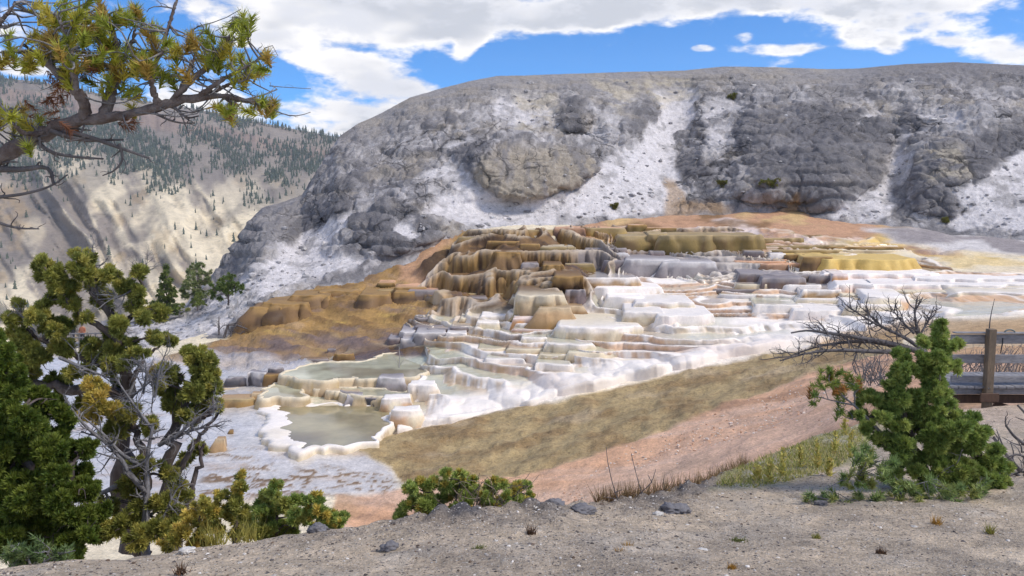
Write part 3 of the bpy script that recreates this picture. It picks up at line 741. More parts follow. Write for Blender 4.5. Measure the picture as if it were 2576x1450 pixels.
# ------------------------------------------------------------------ the far mountainside
MT_RIDGE = [(-400, 165), (-200, 180), (0, 196), (100, 206), (250, 236), (480, 272), (620, 302), (850, 346), (1000, 375), (1200, 420)]
def build_mountain():
    nc, nr = 310, 180
    px = np.linspace(-380, 1150, nc)
    ridge = line(px, MT_RIDGE)
    u = np.linspace(0, 1, nr)[:, None]
    PX = np.broadcast_to(px, (nr, nc)).copy()
    PY = 860 + (ridge - 860) * u
    D = 420 + (1750 - 420) * (.35 * u + .65 * u ** 1.7)
    # spurs running down to the right, gullies between them
    lowm = 1 - sstep(.55, .85, u)
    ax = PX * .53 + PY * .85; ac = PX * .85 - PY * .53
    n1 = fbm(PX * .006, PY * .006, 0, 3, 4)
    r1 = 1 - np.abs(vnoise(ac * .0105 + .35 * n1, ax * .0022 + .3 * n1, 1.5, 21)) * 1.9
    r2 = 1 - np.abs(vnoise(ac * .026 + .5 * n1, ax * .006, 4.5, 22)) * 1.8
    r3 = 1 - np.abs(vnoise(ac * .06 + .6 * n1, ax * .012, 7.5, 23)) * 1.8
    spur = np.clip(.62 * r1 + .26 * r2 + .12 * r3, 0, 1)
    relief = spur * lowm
    D = D * (1 - .15 * relief) * (1 + .018 * fbm(PX * .02, PY * .02, 0, 5, 4))
    P = pt(PX, PY, D)
    X, Y, Z = P[..., 0], P[..., 1], P[..., 2]
    hz = np.array([.0, .0, .0])
    tan = srgb(224, 208, 178); sage = srgb(120, 112, 106); gsl = srgb(144, 133, 123)
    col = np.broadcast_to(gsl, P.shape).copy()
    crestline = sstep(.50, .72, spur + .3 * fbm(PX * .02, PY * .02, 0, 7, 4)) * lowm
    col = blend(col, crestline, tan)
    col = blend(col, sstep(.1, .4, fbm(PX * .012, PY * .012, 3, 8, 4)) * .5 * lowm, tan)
    col = blend(col, sstep(.0, .35, fbm(PX * .015 + .01 * PY, PY * .012, 5, 9, 4)) * .55, sage)
    col = blend(col, sstep(.25, .5, fbm(PX * .02, PY * .02, 9, 10, 4)) * .35 * lowm, srgb(190, 160, 112))
    dots = sstep(.35, .55, fbm(PX * .16, PY * .2, 2, 11, 2)) * sstep(-.2, .3, fbm(PX * .012, PY * .012, 6, 12, 3))
    col = blend(col, dots * .55, srgb(98, 98, 86))
    # cliff band under the rim, columns of brown rock
    cy = ridge + 22 + .015 * px
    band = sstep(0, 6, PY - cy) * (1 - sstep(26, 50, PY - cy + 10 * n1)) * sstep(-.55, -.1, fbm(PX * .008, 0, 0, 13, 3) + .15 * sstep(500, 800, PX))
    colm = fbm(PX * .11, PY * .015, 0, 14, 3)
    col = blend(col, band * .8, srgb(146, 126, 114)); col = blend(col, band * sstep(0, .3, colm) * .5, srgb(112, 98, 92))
    P = pt(PX, PY, D * (1 - .012 * band * colm))
    back = []
    for j in range(1, 8):
        q = P[-1].copy(); t = j / 7; q *= (1 + .25 * t); q[:, 2] = P[-1][:, 2] - 70 * t
        back.append(q)
    Pall = np.concatenate([P, np.array(back)], 0)
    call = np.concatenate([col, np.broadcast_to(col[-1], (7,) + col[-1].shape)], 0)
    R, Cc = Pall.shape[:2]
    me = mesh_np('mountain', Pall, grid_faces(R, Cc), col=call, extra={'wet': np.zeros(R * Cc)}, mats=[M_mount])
    o = link('mountain', me, kind='structure', label='sunlit tan mountainside with spurs and a dark wooded rim')
    return o, PX, PY, P
M_mount = earth_material('dry_mountain', (0.02, 0.09, 0.3), bump=0.6, dist=4.0, var=0.14)

# ------------------------------------------------------------------ the gravel knoll in front
EDGE_D = [(-400, 4.3), (0, 4.4), (870, 4.7), (1400, 5.2), (1600, 5.7), (1760, 6.6), (1850, 8.0), (2050, 10.2), (2300, 12.3), (2576, 13.6), (2900, 14)]
KN = [(x, y, d) for (x, y), d in zip(EDGE, np.interp([e[0] for e in EDGE], [e[0] for e in EDGE_D], [e[1] for e in EDGE_D]))]
KN += [(x, 1460, 3.62) for x in (-400, 300, 900, 1500, 2100, 2800)] + [(x, 1560, 3.0) for x in (-400, 600, 1500, 2800)] + [(1100, 1370, 4.2), (1700, 1330, 4.75), (2100, 1330, 4.8), (2500, 1330, 4.8),
      (1900, 1232, 6.2), (2200, 1270, 5.5), (2400, 1240, 6.0), (2650, 1230, 6.2), (1960, 1190, 7.5), (2100, 1140, 8.8), (2400, 1130, 9.0), (2650, 1110, 9.8)]
KNOLL_D = RBF(KN)
def build_knoll():
    nc, nr, nb = 580, 130, 20
    px = np.linspace(-330, 2880, nc)
    edge = line(px, EDGE)
    u = np.linspace(0, 1, nr)[:, None]
    PX = np.broadcast_to(px, (nr, nc)).copy()
    PY = 1640 + (edge - 1640) * (1 - (1 - u) ** 1.2)
    P = pt(PX, PY, KNOLL_D(PX, PY))
    last = P[-1]
    rows = []
    for j in range(1, nb):
        t = j / (nb - 1)
        q = last.copy(); dd = 9 * t ** 1.3
        q[:, 1] += dd; q[:, 0] *= (last[:, 1] + dd) / last[:, 1]
        q[:, 2] -= dd * (.55 + .45 * sstep(.0, .15, t)) - .02
        rows.append(q)
    P = np.concatenate([P, np.array(rows)], 0)
    PX = np.concatenate([PX, np.broadcast_to(px, (nb - 1, nc))], 0)
    X, Y, Z = P[..., 0], P[..., 1], P[..., 2]
    R, Cc = P.shape[:2]
    n1 = fbm(X * .8, Y * .8, 0, 3, 4); n2 = fbm(X * 3.5, Y * 3.5, 0, 4, 4); n3 = fbm(X * 16, Y * 16, 0, 6, 3)
    row = np.arange(R)[:, None]
    near_edge = sstep(nr - 36, nr - 5, row + 12 * n1) * (1 - sstep(nr + 2, nr + 8, row))
    near_edge = near_edge * sstep(500, 1100, PX + 200 * n1) * (1 - .9 * sstep(1750, 1950, PX))
    crust = np.clip(near_edge * (.70 + .9 * n1 + .7 * n2), 0, 1)
    d = .035 * n1 + .02 * n2 + .006 * n3
    f1, f2 = worley(X * 7, Y * 7, 0 * X, 5)
    d += crust * (.10 * (f2 - f1) + .03 * n2 + .02)
    P[..., 2] += d * (1 - sstep(nr, nr + 16, row) * .5)
    base = srgb(192, 174, 152)
    col = np.broadcast_to(base, P.shape).copy()
    col = blend(col, sstep(-.2, .4, n1) * .45, srgb(172, 156, 138)); col = blend(col, sstep(.1, .5, n2) * .5, srgb(196, 184, 170))
    col = blend(col, sstep(.15, .45, fbm(X * 2.2, Y * 2.2, 5, 7, 4)) * .4, srgb(138, 128, 118))
    col = blend(col, sstep(.18, .5, fbm(X * 1.3, Y * 1.3, 8, 9, 4)) * .45, srgb(132, 122, 112))
    col = blend(col, crust * .95, srgb(86, 84, 88))
    grass = polymask(PX + 40 * n1, np.minimum(proj(P)[1], 1300) + 12 * n1, [(1780, 1230), (1850, 1175), (1950, 1132), (2050, 1094), (2150, 1064), (2230, 1060), (2150, 1150), (2060, 1195), (1900, 1225)], 10)
    col = blend(col, grass * .75, srgb(142, 138, 84)); col = blend(col, grass * sstep(0, .4, n2) * .7, srgb(178, 172, 156))
    pinky = sstep(1100, 1050, proj(P)[1]) * sstep(2100, 2200, PX) * (row < nr)
    col = blend(col, pinky * .6, srgb(200, 178, 160))
    me = mesh_np('ground', P, grid_faces(R, Cc), col=col, extra={'wet': np.zeros(R * Cc)}, mats=[M_gravel])
    return link('ground', me, kind='structure', label='gravelly grey and tan knoll in the foreground'), P, PX
M_gravel = earth_material('gravel', (5.0, 24.0, 80.0), bump=1.0, dist=0.03, var=0.32,
                          spots=[(60.0, 0.55, (0.08, 0.07, 0.072, 1), .16), (95.0, 0.55, (0.55, 0.52, 0.49, 1), .16), (36.0, 0.42, (0.10, 0.09, 0.09, 1), .08)])

land = build_land()
terraces = build_terraces()
hill, HILL_P, HILL_PX, HILL_PY = build_hill()
mountain, MT_PX, MT_PY, MT_P = build_mountain()
knoll, KNOLL_P, KNOLL_PX = build_knoll()
# ------------------------------------------------------------------ travertine ledges
M_trav = earth_material('travertine_ledge', (1.6, 7.0), bump=0.4, dist=0.05, var=0.10, stretch=(1, 1, .55))
def water_material():
    m = bpy.data.materials.new('pool_water'); m.use_nodes = True
    g = NT(m.node_tree); b = m.node_tree.nodes['Principled BSDF']
    col = g.n('ShaderNodeAttribute', attribute_name='Col').outputs['Color']
    pos = g.n('ShaderNodeNewGeometry').outputs['Position']
    n = g.noise(pos, .55, 4, .6)
    k = g.ramp(n, .3, .7, .7, 1.25, smooth=False)
    col = g.mix(1.0, col, g.xyz(k, k, k), 'MULTIPLY')
    n2 = g.noise(pos, .22, 3, .6)
    g.put(b.inputs['Base Color'], g.mix(g.ramp(n2, .45, .62, 0, .6), col, (.22, .16, .085, 1)))
    b.inputs['Roughness'].default_value = 0.06; b.inputs['IOR'].default_value = 1.33
    b.inputs['Specular IOR Level'].default_value = 1.0
    bp = g.n('ShaderNodeBump'); g.put(bp.inputs['Height'], g.noise(g.vm('MULTIPLY', pos, (1, 2.2, 1)), 5.0, 3, .5)); bp.inputs['Strength'].default_value = .04; bp.inputs['Distance'].default_value = .02
    g.put(b.inputs['Normal'], bp.outputs[0])
    return m
M_water = water_material()

WALLS = {  # main, streak, foot, lip, streak amount
    'white': ('white', 'pinkwhite', 'cream', 'white', .5), 'whitebeige': ('white', 'beige', 'beige', 'white', .7), 'whitepink': ('white', 'pinkwhite', 'orange', 'white', .6),
    'whiteorange': ('cream', 'orange', 'orange', 'white', .75), 'beige': ('cream', 'beige', 'tan', 'white', .8), 'beigedark': ('beige', 'tan', 'olive', 'cream', .8), 'cream': ('cream', 'beige', 'tan', 'cream', .7),
    'creamdark': ('beige', 'olivetan', 'brown', 'cream', .85), 'brown': ('brown', 'darkbrown', 'ochre', 'ochre', .9), 'ochre': ('ochre', 'brown', 'olive', 'olivetan', .8), 'tan': ('tan', 'brown', 'ochre', 'beige', .7),
    'olive': ('olive', 'brown', 'darkolive', 'olivetan', .75), 'darkolive': ('darkolive', 'darkbrown', 'olive', 'ochre', .7), 'olivegold': ('olive', 'gold', 'olive', 'olivetan', .5), 'gold': ('gold', 'yellow', 'ochre', 'yellow', .7),
    'maroon': ('maroon', 'darkbrown', 'brown', 'rust', .6), 'grey': ('grey', 'darkgrey', 'purple', 'lightgrey', .6), 'greybrown': ('purple', 'brown', 'darkbrown', 'grey', .7), 'greyrock': ('grey', 'darkgrey', 'darkbrown', 'lightgrey', .8),
    'greydark': ('darkgrey', 'darkbrown', 'brown', 'grey', .7), 'orange': ('orange', 'rust', 'brown', 'pinkwhite', .7), 'rust': ('rust', 'brown', 'darkbrown', 'pinktan', .7), 'pinkwhite': ('pinkwhite', 'orange', 'pinktan', 'white', .55),
    'brownorange': ('tan', 'brown', 'olive', 'white', .8), 'lav': ('lightgrey', 'grey', 'white', 'white', .6),
}
TOPS = {'tan': 'tan', 'white': 'white', 'cream': 'cream', 'pool': 'greencream', 'ochre': 'ochre', 'brown': 'brown', 'grey': 'grey', 'beige': 'beige', 'olive': 'olivetan', 'gold': 'yellow', 'pink': 'pinkwhite', 'rust': 'pinktan', 'brownpool': 'tan', 'greypool': 'lightgrey'}
ledge_count = 0
def ledge(x0, x1, rim, bot, wall, top, form='cushion', bulge=None, lobe=.12, flute=.06, dD=0.0, skew=0.0, mb=16.0, rough=None):
    """one step of the terraces: a lobed wall with a rounded lip, its tread running back into the slope"""
    global ledge_count
    ledge_count += 1
    sd = ledge_count
    rs = np.random.RandomState(sd)
    pm = (x0 + x1) / 2
    D = float(LAND_D(pm, bot)) + dD
    z0 = float(pt(pm, bot, D)[2]); z1 = float(pt(pm, rim, D)[2]); h = z1 - z0
    w = (x1 - x0) / 2 * D / FT; xm = float(pt(pm, bot, D)[0])
    b = min(.55 * w, 2.6) if bulge is None else bulge
    # how far the tread runs before the slope rises above it
    pyk = bot - 3.0 * np.arange(0, 60); pyk = pyk[pyk > 500]
    Dk = LAND_D(np.full(len(pyk), pm), pyk); zk = pt(pm, pyk, Dk)[:, 2]
    hit = np.nonzero(zk > z1)[0]
    back = (Dk[hit[0]] if len(hit) else Dk[-1]) - D + 1.2
    back = min(max(back, min(1.0, mb)), mb)
    n = int(np.clip((x1 - x0) / 4.6, 22, 150))
    kw = int(np.clip((bot - rim) / 5.0, 5, 22)); kt = 7
    phi = np.linspace(-math.pi / 2, math.pi / 2, n)
    t = np.sign(np.sin(phi)) * np.abs(np.sin(phi)) ** .72
    cx = w * t; cy = b * (1 - np.cos(phi) ** .8)
    sarc = np.r_[0, np.cumsum(np.hypot(np.diff(cx), np.diff(cy)))]
    lob = lobe * (1 + .25 * w) * (np.abs(fbm(sarc * .55 + sd * 3.7, sd, 0, 2, 2)) * -2.2 + .6 + .35 * vnoise(sarc * 1.7, sd * 2.2, 0, 4))
    cy = cy - lob + skew * t * w
    tx = np.gradient(cx); ty = np.gradient(cy); ln = np.hypot(tx, ty) + 1e-9
    nx, ny = ty / ln, -tx / ln                       # outward, towards the viewer
    endf = sstep(0, .20, 1 - np.abs(t))
    rows, cols, wets = [], [], []
    A, B, F_, LIP, amt = WALLS[wall]
    A, B, F_, LIP = K[A], K[B], K[F_], K[LIP]
    tone = 1 + rs.uniform(-.08, .08)
    streak = 1.5 * fbm(sarc * 1.9 + sd, sd * 1.3, 0, 6, 3); streak2 = fbm(sarc * 1.1 + sd, sd * 2.3, 4, 7, 3)
    rad = min(.13 * h, .13)
    for j in range(kw + 1):
        v = j / kw
        vn = vnoise(sarc * 1.3 + sd, v * h * 1.2 + 3, sd, 8)
        fl = flute * (1 + .6 * h) * fbm(sarc * 4.2 + .3 * vn, v * .7 + sd, sd, 9, 3, ridged=True)
        if form == 'cushion': o = .09 * h * math.sin(math.pi * min(v, 1) ** .6) + .06 * h * (1 - v)
        elif form == 'apron': o = .75 * h * (1 - v) ** 1.6 + .08 * h * math.sin(math.pi * v)
        elif form == 'shelf': o = .16 * h * sstep(.55, .8, np.array(v)) - .10 * h + .22 * h * (1 - v) ** 3
        else: o = .9 * h * (1 - v ** 1.4) + .12 * h * math.sin(math.pi * v)   # mound
        o = o + fl + .07 * h * vn
        zz = z0 - .35 * (1 - v) ** 3 - .25 + (h - rad + .25) * v
        zc = z0 - .5 + (zz - z0 + .5) * endf
        rows.append(np.c_[xm + cx + nx * o, D + cy + ny * o, zc + 0 * cx])
        m = sstep(-.1, .45, streak + .25 * vn) * amt
        c = blend(np.broadcast_to(A, (n, 3)), m, B)
        c = blend(c, sstep(.5, 0., v + .35 * streak2) * .75, F_)
        c = blend(c, sstep(.72, .98, v + .12 * streak) * .85, LIP)
        cols.append(c * tone); wets.append(np.full(n, .18) + .2 * sstep(0, .4, streak2))
    o_r = rows[-1].copy()
    for j in range(1, 6):                            # rounded lip
        a = j / 5 * math.pi / 2
        r = o_r.copy(); r[:, 0] -= nx * rad * (1 - math.cos(a)); r[:, 1] -= ny * rad * (1 - math.cos(a)); r[:, 2] += rad * math.sin(a) * endf
        rows.append(r); cols.append(np.broadcast_to(LIP, (n, 3)) * tone); wets.append(np.full(n, .2))
    tc = K[TOPS[top]]; pool = 'pool' in top
    last = rows[-1]
    dip = min(.12, .12 * h + .02) if pool else .03
    for j in range(1, kt + 1):
        f = (j / kt) ** 1.6
        r = last.copy()
        step = (back + b - (last[:, 1] - D)) * f
        r[:, 1] += np.maximum(step, .02 * j); r[:, 0] += (r[:, 1] - last[:, 1]) * xm / D * .6 + cx * (-.12 * f)
        nz = fbm(r[:, 0] * .8, r[:, 1] * .8, sd, 11, 3)
        r[:, 2] += (-dip * min(1, j / 2) + (0 if pool else .05) * nz) * endf
        if mb < 16 and j >= kt - 1: r[:, 2] -= (h + .3) * (j - kt + 2) * .5
        rows.append(r)
        mm = np.clip((.25 + .75 * sstep(1, 4, np.array(float(j)))) + 0 * nz, 0, 1)
        cc = blend(np.broadcast_to(LIP, (n, 3)), mm, tc)
        cc = blend(cc, sstep(.05, .5, fbm(r[:, 0] * .5 + sd, r[:, 1] * 1.5, 3, 12, 3)) * .5, A * 1.0)
        cols.append(cc * tone); wets.append(np.full(n, .95 if pool and j >= 2 else .35))
    V = np.array(rows)
    rg = (.30 if wall in ('greyrock', 'greydark') else .11) if rough is None else rough
    amp = min(rg * h, .45); fr = 1.1 / max(h, .35)
    for ax, sd2 in ((0, 31), (1, 32), (2, 33)):
        V[..., ax] += amp * (.7 if ax == 2 else 1.0) * fbm(V[..., 0] * fr, V[..., 1] * fr, V[..., 2] * fr * 1.3 + sd, sd2, 3) * np.r_[np.ones(kw + 6), np.full(len(rows) - kw - 6, .0 if pool and ax == 2 else .5)][:, None]
    me = mesh_np('terrace_ledge', V, grid_faces(len(rows), n), col=np.array(cols), extra={'wet': np.array(wets)}, mats=[M_trav])
    return link('terrace_ledge', me, parent=land)

def Z5(a): return [(943.4 + .29296 * r[0], 943.4 + .29296 * r[1], 566 + .29296 * r[2], 566 + .29296 * r[3]) + tuple(r[4:]) for r in a]
def Z6(a): return [(943.4 + .29296 * r[0], 943.4 + .29296 * r[1], 817.6 + .29296 * r[2], 817.6 + .29296 * r[3]) + tuple(r[4:]) for r in a]
def Z7(a): return [(1886.7 + .26758 * r[0], 1886.7 + .26758 * r[1], 597.5 + .26758 * r[2], 597.5 + .26758 * r[3]) + tuple(r[4:]) for r in a]
def Z8(a): return [(503.1 + .21972 * r[0], 503.1 + .21972 * r[1], 849 + .21972 * r[2], 849 + .21972 * r[3]) + tuple(r[4:6]) + (dict(r[6], mb=.5 + .0022 * (r[1] - r[0])),) for r in a]
S, A_, MO = {'form': 'shelf', 'flute': .10}, {'form': 'apron', 'flute': .10}, {'form': 'mound', 'lobe': .3}
LEDGES = Z5([
    (760, 1560, 45, 112, 'ochre', 'cream', A_), (690, 1260, 108, 190, 'ochre', 'ochre', A_), (1200, 1560, 95, 140, 'cream', 'cream', A_),
    
    (955, 1255, 140, 235, 'brown', 'ochre', S), (1000, 1240, 236, 455, 'brown', 'brown', {'form': 'apron', 'flute': .22}),
    (1245, 1425, 165, 275, 'brown', 'ochre', {}), (1240, 1440, 280, 340, 'tan', 'tan', S), (1270, 1400, 330, 470, 'greybrown', 'brown', {'form': 'apron', 'flute': .25}), 
    (1410, 1740, 190, 300, 'olive', 'cream', {}), (1480, 1760, 300, 360, 'brown', 'ochre', S), (1440, 1620, 340, 510, 'brown', 'brown', {'form': 'apron', 'flute': .2}),
    (1620, 1890, 335, 430, 'olive', 'grey', {}), (1535, 1650, 405, 540, 'olive', 'ochre', {}), (1540, 1790, 440, 665, 'brown', 'brown', {'form': 'shelf', 'flute': .25}), (1640, 1800, 560, 690, 'greybrown', 'brown', {'form': 'apron', 'flute': .25}),
    (740, 1070, 515, 578, 'ochre', 'brownpool', {}), (805, 1050, 550, 590, 'olive', 'brownpool', {}),
    (1195, 1490, 530, 622, 'olive', 'brown', {}), (1155, 1500, 618, 690, 'creamdark', 'brown', {'flute': .15}), (715, 1145, 590, 640, 'ochre', 'brownpool', {}), (710, 970, 625, 705, 'greybrown', 'brown', {'flute': .15}), (920, 1150, 660, 725, 'olive', 'brown', {'flute': .15}),
    
    (5, 175, 500, 565, 'darkolive', 'rust', S), (15, 170, 560, 622, 'ochre', 'ochre', MO), (150, 450, 540, 620, 'brown', 'rust', A_), (270, 560, 565, 650, 'greybrown', 'rust', A_),
    (1530, 1815, 32, 150, 'maroon', 'rust', {'lobe': .3}), (1800, 2165, 28, 130, 'olivegold', 'rust', {}), (2160, 2345, 2, 80, 'darkolive', 'rust', {}), (2320, 2640, 28, 82, 'darkolive', 'rust', {}),
    (2100, 2380, 93, 248, 'olive', 'olive', {'lobe': .2}), (2360, 2500, 78, 245, 'olive', 'olive', {}), (2480, 2960, 92, 265, 'olive', 'olive', {'lobe': .2}), (2900, 3320, 90, 245, 'olive', 'olive', {'lobe': .2}),
    (1690, 1975, 138, 192, 'tan', 'rust', {}), (1970, 2115, 150, 198, 'olive', 'ochre', {}), (1830, 2140, 200, 262, 'greybrown', 'grey', A_),
    (1750, 2150, 245, 320, 'grey', 'grey', A_), (1990, 2300, 310, 415, 'greybrown', 'grey', A_), (2180, 2600, 300, 430, 'grey', 'grey', A_), (2500, 2900, 320, 450, 'grey', 'grey', A_), (2370, 2480, 225, 290, 'greybrown', 'grey', MO),
    (1765, 2300, 455, 600, 'brownorange', 'greypool', {}), (1925, 2440, 540, 640, 'whitebeige', 'white', {}), (2010, 2300, 618, 720, 'whitebeige', 'white', {}), (1600, 1800, 698, 770, 'tan', 'brown', MO),
    (2265, 2720, 665, 765, 'whiteorange', 'white', {'lobe': .25}), (2165, 2470, 750, 875, 'beige', 'white', {'flute': .12}), (2450, 2900, 780, 880, 'white', 'white', {'lobe': .25}),
    (1180, 1450, 800, 885, 'orange', 'white', {'lobe': .25, 'flute': .12}), (900, 1160, 780, 850, 'beige', 'white', {'lobe': .25, 'flute': .12}), (860, 1080, 835, 905, 'beige', 'cream', {'lobe': .2}), (720, 920, 800, 850, 'beigedark', 'cream', {'lobe': .25}),
    (1530, 2330, 880, 1010, 'beige', 'cream', {'flute': .14, 'bulge': 3.4}), (1165, 1560, 900, 940, 'orange', 'pool', {}),
    (200, 350, 920, 985, 'greyrock', 'grey', {'lobe': .2}), (330, 620, 930, 1005, 'greyrock', 'grey', {'lobe': .25}), (210, 380, 985, 1050, 'greyrock', 'grey', {'lobe': .2}), (100, 220, 975, 1030, 'greybrown', 'grey', {}), (330, 600, 870, 915, 'greybrown', 'brown', {'lobe': .2}), (600, 800, 930, 985, 'lav', 'grey', {'lobe': .25}), (340, 480, 800, 850, 'greydark', 'grey', {}), (430, 720, 890, 930, 'greybrown', 'beige', {'lobe': .25}), (640, 830, 880, 930, 'greybrown', 'beige', {}),
]) + Z6([
    (1245, 1480, 112, 190, 'beige', 'pool', {'flute': .14, 'lobe': .25}), (1445, 1900, 165, 258, 'beige', 'pool', {'flute': .15, 'lobe': .25}), 
    (865, 1140, 208, 252, 'cream', 'pool', {'lobe': .2}), (1115, 1480, 212, 290, 'creamdark', 'brownpool', {'flute': .12}), (1390, 1870, 265, 325, 'creamdark', 'pool', {'flute': .1}), 
    (1640, 2100, 245, 300, 'cream', 'pool', {}), 
    (925, 1300, 298, 372, 'whitepink', 'pool', {'lobe': .3}), 
    
    
    (1370, 1720, 340, 440, 'whitebeige', 'pool', {'lobe': .25}), 
    
]) + Z7([
    (-150, 480, 8, 78, 'olive', 'rust', {'lobe': .2}), (0, 850, 78, 128, 'olive', 'olive', {}), (700, 1500, 92, 150, 'darkolive', 'rust', {'lobe': .2}), (880, 1500, 120, 162, 'creamdark', 'rust', {}), (250, 850, 120, 172, 'olive', 'olive', {}), (-40, 120, 128, 205, 'greybrown', 'olive', {}), (195, 335, 152, 220, 'lav', 'grey', {'form': 'apron'}), (325, 530, 163, 240, 'brown', 'gold', {}),
    (490, 800, 188, 328, 'brown', 'gold', {'flute': .12}), (740, 1560, 208, 335, 'gold', 'gold', {'form': 'apron', 'lobe': .3}), (920, 1310, 298, 345, 'gold', 'gold', {'lobe': .2}), (-100, 330, 228, 292, 'rust', 'rust', {}), (110, 500, 250, 312, 'rust', 'rust', {'flute': .1}), (203, 358, 208, 242, 'rust', 'rust', {}),
    (-80, 160, 340, 440, 'greybrown', 'grey', {}), (60, 620, 348, 440, 'greybrown', 'greypool', {'flute': .1}), (150, 500, 380, 512, 'greybrown', 'grey', {'flute': .15}), (590, 810, 362, 450, 'greybrown', 'greypool', {'flute': .12}), (765, 920, 345, 475, 'orange', 'white', {}), (790, 1750, 342, 425, 'pinkwhite', 'white', {'lobe': .2}), (915, 1950, 448, 545, 'pinkwhite', 'white', {'lobe': .3, 'flute': .12}),
    (355, 660, 448, 522, 'lav', 'greypool', {'form': 'apron'}), (620, 930, 468, 510, 'greybrown', 'greypool', {}), (480, 880, 493, 608, 'brownorange', 'greypool', {'flute': .12}), (850, 1180, 538, 612, 'beigedark', 'cream', {}), (500, 990, 578, 640, 'beige', 'pool', {}), (975, 1180, 578, 655, 'tan', 'cream', {}), (1130, 1480, 555, 692, 'whiteorange', 'white', {'form': 'apron'}), (965, 1430, 635, 722, 'beige', 'white', {}),
    (1700, 2760, 395, 450, 'white', 'white', {'lobe': .3, 'bulge': 4}), (1600, 2700, 450, 505, 'lav', 'white', {'form': 'apron', 'lobe': .3, 'bulge': 4}), (1280, 2100, 505, 550, 'creamdark', 'cream', {'lobe': .3}), (2000, 2760, 520, 580, 'beige', 'cream', {'lobe': .3}),
    (85, 480, 635, 745, 'whitebeige', 'pool', {}), (450, 870, 688, 775, 'white', 'white', {}), (-140, 200, 440, 515, 'beigedark', 'greypool', {}), (-250, 120, 540, 580, 'lav', 'pool', {}), (-300, 100, 490, 530, 'greybrown', 'greypool', {}),
    
]) + Z8([
    (880, 1150, 458, 545, 'cream', 'pool', {'lobe': .25}), (1100, 1300, 480, 585, 'creamdark', 'pool', {'flute': .15, 'lobe': .25}), (1460, 1740, 468, 552, 'creamdark', 'pool', {'flute': .15, 'lobe': .25}), (1750, 2040, 462, 575, 'creamdark', 'pool', {'flute': .15, 'lobe': .25}), (2020, 2360, 458, 622, 'greyrock', 'grey', {'lobe': .3, 'flute': .15}), (1660, 1820, 343, 402, 'cream', 'pool', {'lobe': .2}), (1210, 1490, 395, 442, 'cream', 'pool', {'lobe': .25}), (1350, 1620, 302, 338, 'cream', 'pool', {'lobe': .25}), (1130, 1280, 372, 402, 'tan', 'pool', {}),
    (1430, 1620, 608, 705, 'creamdark', 'beige', {'lobe': .3, 'flute': .15}), (1570, 1840, 628, 735, 'greydark', 'beige', {'lobe': .25}), (1660, 1870, 660, 775, 'greyrock', 'grey', {'form': 'mound', 'lobe': .3}), (1800, 2090, 688, 785, 'greydark', 'grey', {'lobe': .25, 'flute': .15}), (530, 770, 408, 565, 'greyrock', 'grey', {'lobe': .35, 'flute': .15}), (270, 550, 470, 565, 'greydark', 'greypool', {'lobe': .35}), (720, 910, 435, 560, 'brown', 'brown', {'lobe': .3}), (770, 960, 360, 425, 'greydark', 'greypool', {'lobe': .3}), (1530, 1770, 188, 262, 'brown', 'brownpool', {'lobe': .25, 'flute': .15}), (1455, 1560, 133, 202, 'greybrown', 'brown', {'lobe': .25}), (1100, 1480, 250, 305, 'greybrown', 'brownpool', {'lobe': .3}), (590, 720, 640, 730, 'tan', 'tan', {'lobe': .3}), (180, 640, 705, 790, 'ochre', 'tan', {'form': 'apron', 'lobe': .3}), (2080, 2420, 690, 860, 'whiteorange', 'white', {'lobe': .35, 'flute': .1}), (2180, 2560, 830, 1030, 'whiteorange', 'white', {'lobe': .35, 'flute': .1, 'skew': .2}), (2390, 2720, 535, 715, 'whitebeige', 'white', {'lobe': .25, 'flute': .12}),
    (180, 300, 1160, 1280, 'tan', 'tan', {'form': 'mound', 'lobe': .25}), (320, 370, 1075, 1110, 'brown', 'brown', {'form': 'mound'}),
]) + [
    (626, 712, 776, 820, 'brown', 'brown', {'form': 'mound', 'lobe': .4, 'flute': .16, 'rough': .25}), (655, 778, 764, 808, 'brown', 'ochre', {'form': 'mound', 'lobe': .4, 'flute': .18, 'rough': .25}), (725, 835, 744, 778, 'brown', 'ochre', {'form': 'mound', 'lobe': .4, 'rough': .3}), (795, 905, 734, 752, 'brown', 'ochre', {'form': 'mound', 'lobe': .4, 'rough': .3}), (900, 985, 742, 778, 'brown', 'ochre', {'form': 'apron', 'lobe': .3}), (985, 1060, 735, 762, 'brown', 'ochre', {'form': 'apron', 'lobe': .3}),
    (1292, 1428, 744, 800, 'creamdark', 'brown', {'flute': .16, 'lobe': .35, 'dD': -1.0}), (1350, 1440, 775, 812, 'tan', 'brown', {'form': 'mound', 'lobe': .3, 'dD': -1.0}),
]
def build_ledges():
    for r in LEDGES:
        x0, x1 = r[0], r[1]; e = (x1 - x0) * (.20 if r[4] in ('white', 'whitebeige', 'lav', 'beige', 'pinkwhite', 'whiteorange', 'grey', 'greybrown', 'gold', 'rust', 'olive') and r[0] > 1440 else .07)
        ledge(x0 - e, x1 + e, *r[2:6], **(r[6] if len(r) > 6 else {}))


